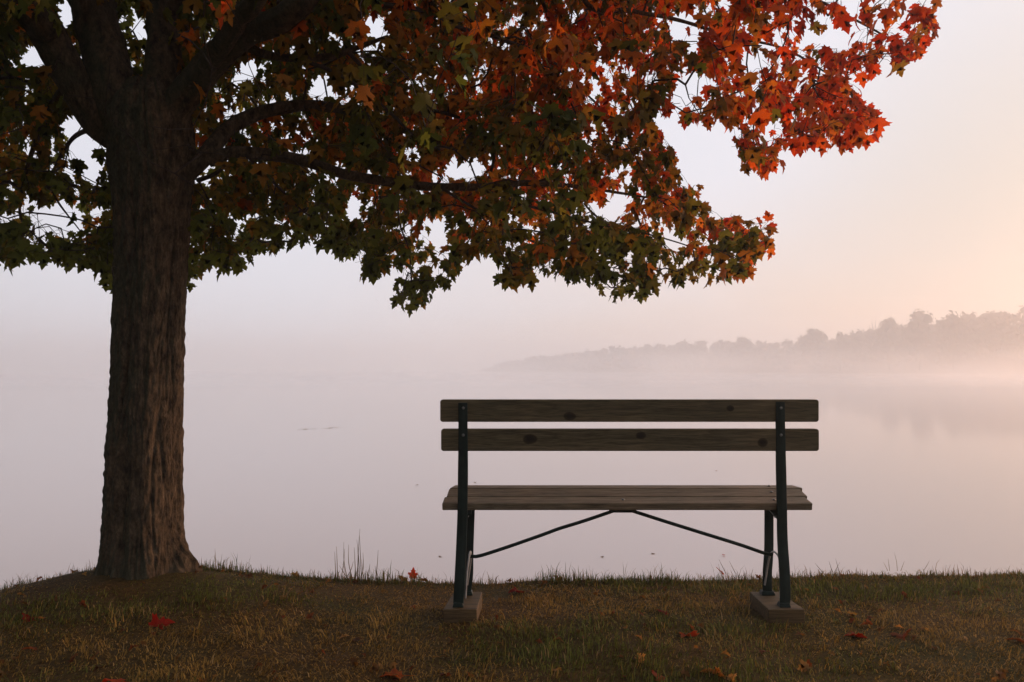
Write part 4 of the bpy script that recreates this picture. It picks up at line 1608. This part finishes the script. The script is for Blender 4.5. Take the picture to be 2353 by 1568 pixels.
def build_grass():
    N = 210000
    y = 1.6 + (4.45 - 1.6) * rng.random(N) ** 0.8
    x = rng.uniform(-4.6, 4.6, N)
    ey = edge_y(x)
    k = y < ey + 0.12
    x, y = x[k], y[k]
    # outside the trunk and the blocks
    k = ((x - TREE_BASE.x) ** 2 + (y - TREE_D) ** 2 > 0.20 ** 2)
    for X0, X1 in ((-0.30, -0.14), (1.10, 1.34)):
        k &= ~((x > X0) & (x < X1) & (y > 3.34) & (y < 3.6))
    x, y = x[k], y[k]
    n = len(x)
    g = greenness(x, y)
    tuft = np.clip(fbm(np.stack([x * 5, y * 5, x * 0 + 1], -1), 2) + 0.2, 0, 1)
    h = (rng.uniform(0.012, 0.036, n) + 0.035 * (rng.random(n) < 0.08)) * (1 + 0.25 * smooth(0.1, 0.6, g)) * (0.6 + 0.8 * tuft)
    h = h * (0.45 + 0.55 * smooth(0.25, 0.75, np.hypot(x - TREE_BASE.x, y - TREE_D))) * (1 - 0.45 * smooth(3.3, 3.9, y) * (x < 0))
    w = rng.uniform(0.0020, 0.0056, n)
    lean = np.clip(rng.uniform(0.55, 1.15, n) - 0.35 * smooth(0.1, 0.6, g), 0.1, 1.0)
    az = 4.5 * fbm(np.stack([x * 1.7, y * 1.7, x * 0 + 6], -1), 2) + rng.normal(size=n) * 1.1
    V, F, Cc = blades(x, y, h, w, lean, az, grass_cols(x, y, n))
    o = mesh_obj('grass', V, F, M_GRASS, cols=Cc)
    tag(o, 'short brown and green grass covering the bank under the bench', 'grass', kind='stuff')
    # longer fringe along the edge of the bank
    N = 15000
    x = rng.uniform(-5.0, 5.0, N)
    dy = rng.normal(size=N) * 0.05 + 0.0
    y = edge_y(x) + dy
    px = 1176.5 + 1700 * x / 4.12
    mx = 0.55 + 0.75 * np.clip(fbm(np.stack([x * 2.2, x * 0, x * 0 + 8], -1), 3) + 0.35, 0, 1.3)
    mx = mx * np.interp(px, [150, 230, 460, 520, 900, 1000, 1180, 1250, 1500, 1560, 2353], [1, 0.8, 0.6, 0.85, 1.1, 0.9, 0.55, 1.2, 1.3, 0.75, 0.75])
    h = rng.gamma(3.0, 0.015, N) * mx
    h = np.clip(h, 0.006, 0.13)
    w = rng.uniform(0.002, 0.0045, N)
    lean = rng.uniform(0.05, 0.8, N)
    c = np.array([0.085, 0.098, 0.026]) * rng.uniform(0.6, 1.5, (N, 1))
    bm_ = rng.random(N) < np.interp(px, [0, 1000, 1050, 1200, 1300, 1500, 1600, 2353], [0.3, 0.35, 0.7, 0.6, 0.2, 0.3, 0.5, 0.6])
    c[bm_] = np.array([0.24, 0.13, 0.045]) * rng.uniform(0.5, 1.3, (bm_.sum(), 1))
    V, F, Cc = blades(x, y, h, w, lean, rng.uniform(0, 2 * math.pi, N), c)
    o = mesh_obj('bank_grass', V, F, M_GRASS, cols=Cc)
    tag(o, 'longer grass blades sticking up along the edge of the bank', 'grass', kind='stuff')


build_grass()


def stalk_plant(name, base_pxs, D, stalks, label, cat, group=None, w=0.0045, colr=(0.24, 0.18, 0.085)):
    """stalks: (x0,y0,x1,y1,bend) in picture units, each a thin blade with thickness"""
    o0 = P(base_pxs, 1330, D)
    e = empty(name, (o0.x, D, 0), label, cat, group)
    V, F, Cc = [], [], []
    nv = 0
    for (x0, y0, x1, y1, bd) in stalks:
        d_ = D + random.uniform(-0.04, 0.04)
        a, b = P(x0, y0, d_), P(x1, y1, d_ + random.uniform(-0.05, 0.05))
        m_ = (a + b) / 2 + Vector((bd, 0, 0))
        c, r = resample([tuple(a), tuple(m_), tuple(b)], [w / 2, w / 2 * 0.8, w / 8], 0.02)
        v, f = tube(c, r, 4)
        V.append(v); F.append(f + nv); nv += len(v)
        Cc.append(np.tile(np.array(colr) * random.uniform(0.6, 1.3), (len(v), 1)))
    mesh_obj('stalks', np.concatenate(V), np.concatenate(F), M_GRASS, e, cols=np.concatenate(Cc))
    return e


stalk_plant('tall_grass', 810, 4.14, [(775, 1335, 773, 1256, 0.002), (783, 1335, 792, 1262, 0.004), (772, 1332, 769, 1268, 0), (800, 1338, 790, 1246, -0.01), (812, 1338, 801, 1252, -0.012), (818, 1338, 814, 1258, 0),
                                      (822, 1338, 827, 1216, -0.004), (826, 1338, 820, 1240, 0.004), (831, 1338, 826, 1228, 0.0), (828, 1336, 834, 1270, 0.01), (815, 1336, 822, 1262, 0.01), (836, 1336, 831, 1285, 0),
                                      (790, 1336, 812, 1290, 0.01), (805, 1336, 780, 1300, -0.004), (846, 1336, 850, 1296, 0)],
            'clump of tall dry grass stalks standing between tree and bench', 'plant')
stalk_plant('grass_stalk', 864, 4.14, [(862, 1336, 869, 1264, 0.003), (866, 1335, 862, 1300, 0)], 'single thin dry grass stalk just right of the tall clump', 'plant')
stalk_plant('grass_sprig', 2060, 4.15, [(2062, 1312, 2055, 1270, 0.004), (2044, 1312, 2041, 1284, 0), (2040, 1312, 2030, 1292, 0), (2122, 1312, 2136, 1288, 0.002), (2070, 1312, 2078, 1290, 0)], 'few thin grass sprigs rising from the bank right of the bench', 'plant', w=0.003)
stalk_plant('grass_sprig', 1880, 4.13, [(1890, 1315, 1873, 1295, 0), (1912, 1314, 1905, 1290, 0), (1928, 1314, 1920, 1284, 0), (1918, 1314, 1930, 1292, 0)], 'short grass sprigs rising from the bank just right of the bench leg', 'plant', w=0.003)
stalk_plant('grass_sprig', 1655, 4.13, [(1668, 1318, 1652, 1286, 0), (1690, 1318, 1676, 1290, 0), (1655, 1318, 1651, 1296, 0)], 'short grass sprigs on the bank edge seen under the bench beside its far legs', 'plant', w=0.003)

# ------------------------------------------------------------------ fallen leaves
def fallen(px, py, size, col, label, rot, tilt=0.35, roll=0.2, up=0.0, k=0, group='fallen maple leaves on the grass'):
    # find the ground under the picture point
    lo, hi = 1.5, 4.4
    for _ in range(40):
        md = (lo + hi) / 2
        p = P(px, py, md)
        if p.z > float(ground_h(np.array([p.x]), np.array([p.y]))[0]) + 0.012 + up: lo = md
        else: hi = md
    p = P(px, py, lo)
    me = bpy.data.meshes.new('fallen_leaf')
    v, f = LEAVES[k % 12]
    v = v.copy()
    v[:, 1] -= 0.45
    v[:, 2] = v[:, 2] * 1.6
    v[:, 2] -= v[:, 2].mean()
    # give the blade thickness
    n = len(v)
    vv = np.vstack([v, v + np.array([0, 0, -0.01])])
    ff = [tuple(x) for x in f] + [tuple(x[::-1] + n) for x in f]
    # stalk
    c, r = resample([(0, -0.45, 0), (0.03, -0.7, 0.05), (-0.02, -1.0, 0.12)], [0.014, 0.012, 0.010], 0.08)
    tv_, tf_ = tube(c, r, 4)
    ff += [tuple(x + len(vv)) for x in tf_]
    vv = np.vstack([vv, tv_])
    me.from_pydata(vv.tolist(), [], ff)
    me.materials.append(M_LEAF_O)
    o = bpy.data.objects.new('fallen_leaf', me)
    o.location = p
    o.scale = (size,) * 3
    o.rotation_euler = (tilt, roll, rot)
    o.color = (*col, 1)
    COL.objects.link(o)
    tag(o, label, 'leaf', group)
    return o


RED, DRED, ORG, BRN, TAN = (0.36, 0.030, 0.016), (0.20, 0.018, 0.010), (0.36, 0.10, 0.025), (0.20, 0.085, 0.03), (0.30, 0.18, 0.08)
fallen(70, 1418, 0.070, DRED, 'dark red fallen leaf on the grass at far left, left of the tree', 0.3, 0.25, 0.2, k=1)
fallen(366, 1434, 0.090, RED, 'red fallen leaf curled up on the grass in front of the tree trunk', -0.9, 0.5, 0.3, k=2)
fallen(258, 1563, 0.075, (0.42, 0.07, 0.02), 'orange red fallen leaf cut off by the bottom edge below the tree', 1.3, 0.1, 0.1, k=3)
fallen(898, 1549, 0.085, ORG, 'pale orange fallen leaf at the bottom edge between tree and bench', 1.5, 0.15, 0.1, k=4)
fallen(949, 1318, 0.060, (0.48, 0.07, 0.02), 'bright red orange leaf standing upright on the bank edge between tall grass and bench', 0.2, 1.3, 0.1, 0.02, k=5)
fallen(924, 1328, 0.070, BRN, 'brown crumpled leaf on the bank edge beside the bright upright leaf', 0.9, 0.6, 0.3, k=6)
fallen(973, 1333, 0.060, BRN, 'small brown leaf on the bank edge just left of the bench', 2.0, 0.5, 0.3, k=8)
fallen(1187, 1357, 0.075, DRED, 'dark red leaf under the bench beside the foot block nearer the tree', 2.1, 0.5, 0.2, k=7)
fallen(1282, 1329, 0.055, DRED, 'small dark red leaf on the bank edge seen under the bench', 1.1, 0.8, 0.2, k=9)
fallen(1522, 1405, 0.060, DRED, 'dull red leaf on the grass below the middle of the bench', 0.7, 0.3, 0.2, k=10)
fallen(1580, 1457, 0.085, (0.40, 0.09, 0.03), 'orange curled leaf on the grass below and left of the far foot block', 2.4, 0.55, 0.4, k=11)
fallen(1966, 1458, 0.080, (0.26, 0.05, 0.02), 'rust red leaf half sunk in the grass right of the bench', 1.6, 0.3, 0.3, k=0)
fallen(2072, 1458, 0.085, (0.24, 0.08, 0.03), 'faded brown leaf on the grass at right, right of the rust red leaf', 2.6, 0.25, 0.3, k=1)
fallen(1645, 1543, 0.090, TAN, 'tan dried leaf at the bottom edge below the bench', 1.2, 0.4, 0.2, k=2)
fallen(1512, 1552, 0.070, (0.26, 0.05, 0.02), 'rusty leaf at the bottom edge left of the tan dried leaf', 0.4, 0.4, 0.2, k=3)
fallen(2340, 1470, 0.070, BRN, 'brown leaf on the grass by the right edge', 0.9, 0.3, 0.2, k=4)
fallen(1655, 1312, 0.055, (0.34, 0.05, 0.02), 'small red leaf on the bank edge seen behind the far bench legs', 0.9, 0.7, 0.2, k=5)

def litter():
    g = np.random.default_rng(5)
    V, F, Cc, nv = [], [], [], 0
    for k in range(420):
        x, y = g.uniform(-3.4, 3.4), g.uniform(1.9, 4.15)
        if -0.35 < x < -0.1 or 1.05 < x < 1.4:
            if 3.25 < y < 3.7: continue
        z = float(ground_h(np.array([x]), np.array([y]))[0]) + 0.012
        v, f = LEAVES[k % 16]
        sc_ = g.uniform(0.018, 0.052)
        v = v - np.array([0, 0.45, 0])
        v = v * np.array([g.uniform(0.4, 1), 1, 1.8])
        M_ = np.array(Matrix.Rotation(g.uniform(0, 6.3), 3, 'Z') @ Matrix.Rotation(g.uniform(-0.7, 0.7), 3, 'X') @ Matrix.Rotation(g.uniform(-0.6, 0.6), 3, 'Y'))
        V.append((v * sc_) @ M_.T + np.array([x, y, z]))
        F.append(f + nv); nv += len(v)
        c = [np.array([0.17, 0.085, 0.03]), np.array([0.13, 0.06, 0.025]), np.array([0.28, 0.16, 0.06]), np.array([0.16, 0.05, 0.022])][g.integers(0, 4)]
        Cc.append(np.tile(c * g.uniform(0.5, 1.2), (len(v), 1)))
    o = mesh_obj('leaf_litter', np.concatenate(V), np.concatenate(F), M_LEAF_A, cols=np.concatenate(Cc))
    tag(o, 'small brown crumbs of dead leaves scattered through the grass', 'leaf litter', kind='stuff')


litter()

# ------------------------------------------------------------------ things floating on the lake
def afloat(px, py, wpx, name, label, cat, col, k=0, group=None, n=1):
    # where the sight line meets the water
    a = P(px, py, 1.0)
    D = (CAM_Z - WATER_Z) / (CAM_Z - a.z)
    p = P(px, py, D)
    W_ = wpx / 1700 * D * (0.7 if n == 1 else 1.0)
    V, F, nv = [], [], 0
    for q in range(n):
        v, f = LEAVES[(k + q) % 12]
        s = W_ * (1.0 if n == 1 else random.uniform(0.03, 0.08))
        an = random.uniform(0, 6.28)
        x = (v[:, 0]) * math.cos(an) - (v[:, 1] - 0.45) * math.sin(an)
        y = (v[:, 0]) * math.sin(an) + (v[:, 1] - 0.45) * math.cos(an)
        ox = 0 if n == 1 else random.uniform(-0.5, 0.5) * W_
        oy = 0 if n == 1 else random.uniform(-0.5, 0.5) * W_ * 0.5 + ox * 0.6
        z = np.abs(v[:, 2] - v[:, 2].min()) * s * 0.6 + 0.002
        V.append(np.stack([x * s + ox, y * s + oy, z], -1)); F.append(f + nv); nv += len(v)
    me = bpy.data.meshes.new(name)
    me.from_pydata(np.concatenate(V).tolist(), [], np.concatenate(F).tolist())
    me.materials.append(M_LEAF_O)
    o = bpy.data.objects.new(name, me)
    o.location = (p.x, p.y, WATER_Z)
    o.color = (*col, 1)
    COL.objects.link(o)
    tag(o, label, cat, group)
    if n > 1: o['kind'] = 'stuff'


afloat(735, 985, 80, 'floating_weed', 'thin dark patch of weed floating on the misty water between tree and bench', 'weed', (0.24, 0.21, 0.20), 0, None, 26)
G = 'leaves floating on the lake'
afloat(1663, 1277, 12, 'floating_leaf', 'red leaf floating on the water behind the far bench legs', 'leaf', (0.30, 0.03, 0.02), 1, G)
afloat(1092, 1110, 12, 'floating_leaf', 'tiny leaf floating on the water between the back slats and seat near the left post', 'leaf', (0.12, 0.09, 0.05), 2, G)
afloat(1646, 1083, 9, 'floating_leaf', 'tiny leaf floating on the water seen between back slats and seat near the right post', 'leaf', (0.12, 0.07, 0.04), 3, G)
afloat(1384, 1281, 12, 'floating_leaf', 'grey brown leaf floating on the water under the middle of the bench', 'leaf', (0.14, 0.10, 0.06), 4, G)
afloat(1500, 1273, 14, 'floating_leaf', 'pale brown leaf floating on the water under the bench, left of the red one', 'leaf', (0.16, 0.11, 0.07), 5, G)
afloat(1011, 1280, 12, 'floating_leaf', 'small brown leaf floating on the water just left of the bench legs', 'leaf', (0.14, 0.10, 0.06), 6, G)
afloat(958, 1116, 10, 'floating_leaf', 'small leaf floating on the water left of the bench seat', 'leaf', (0.12, 0.09, 0.06), 7, G)
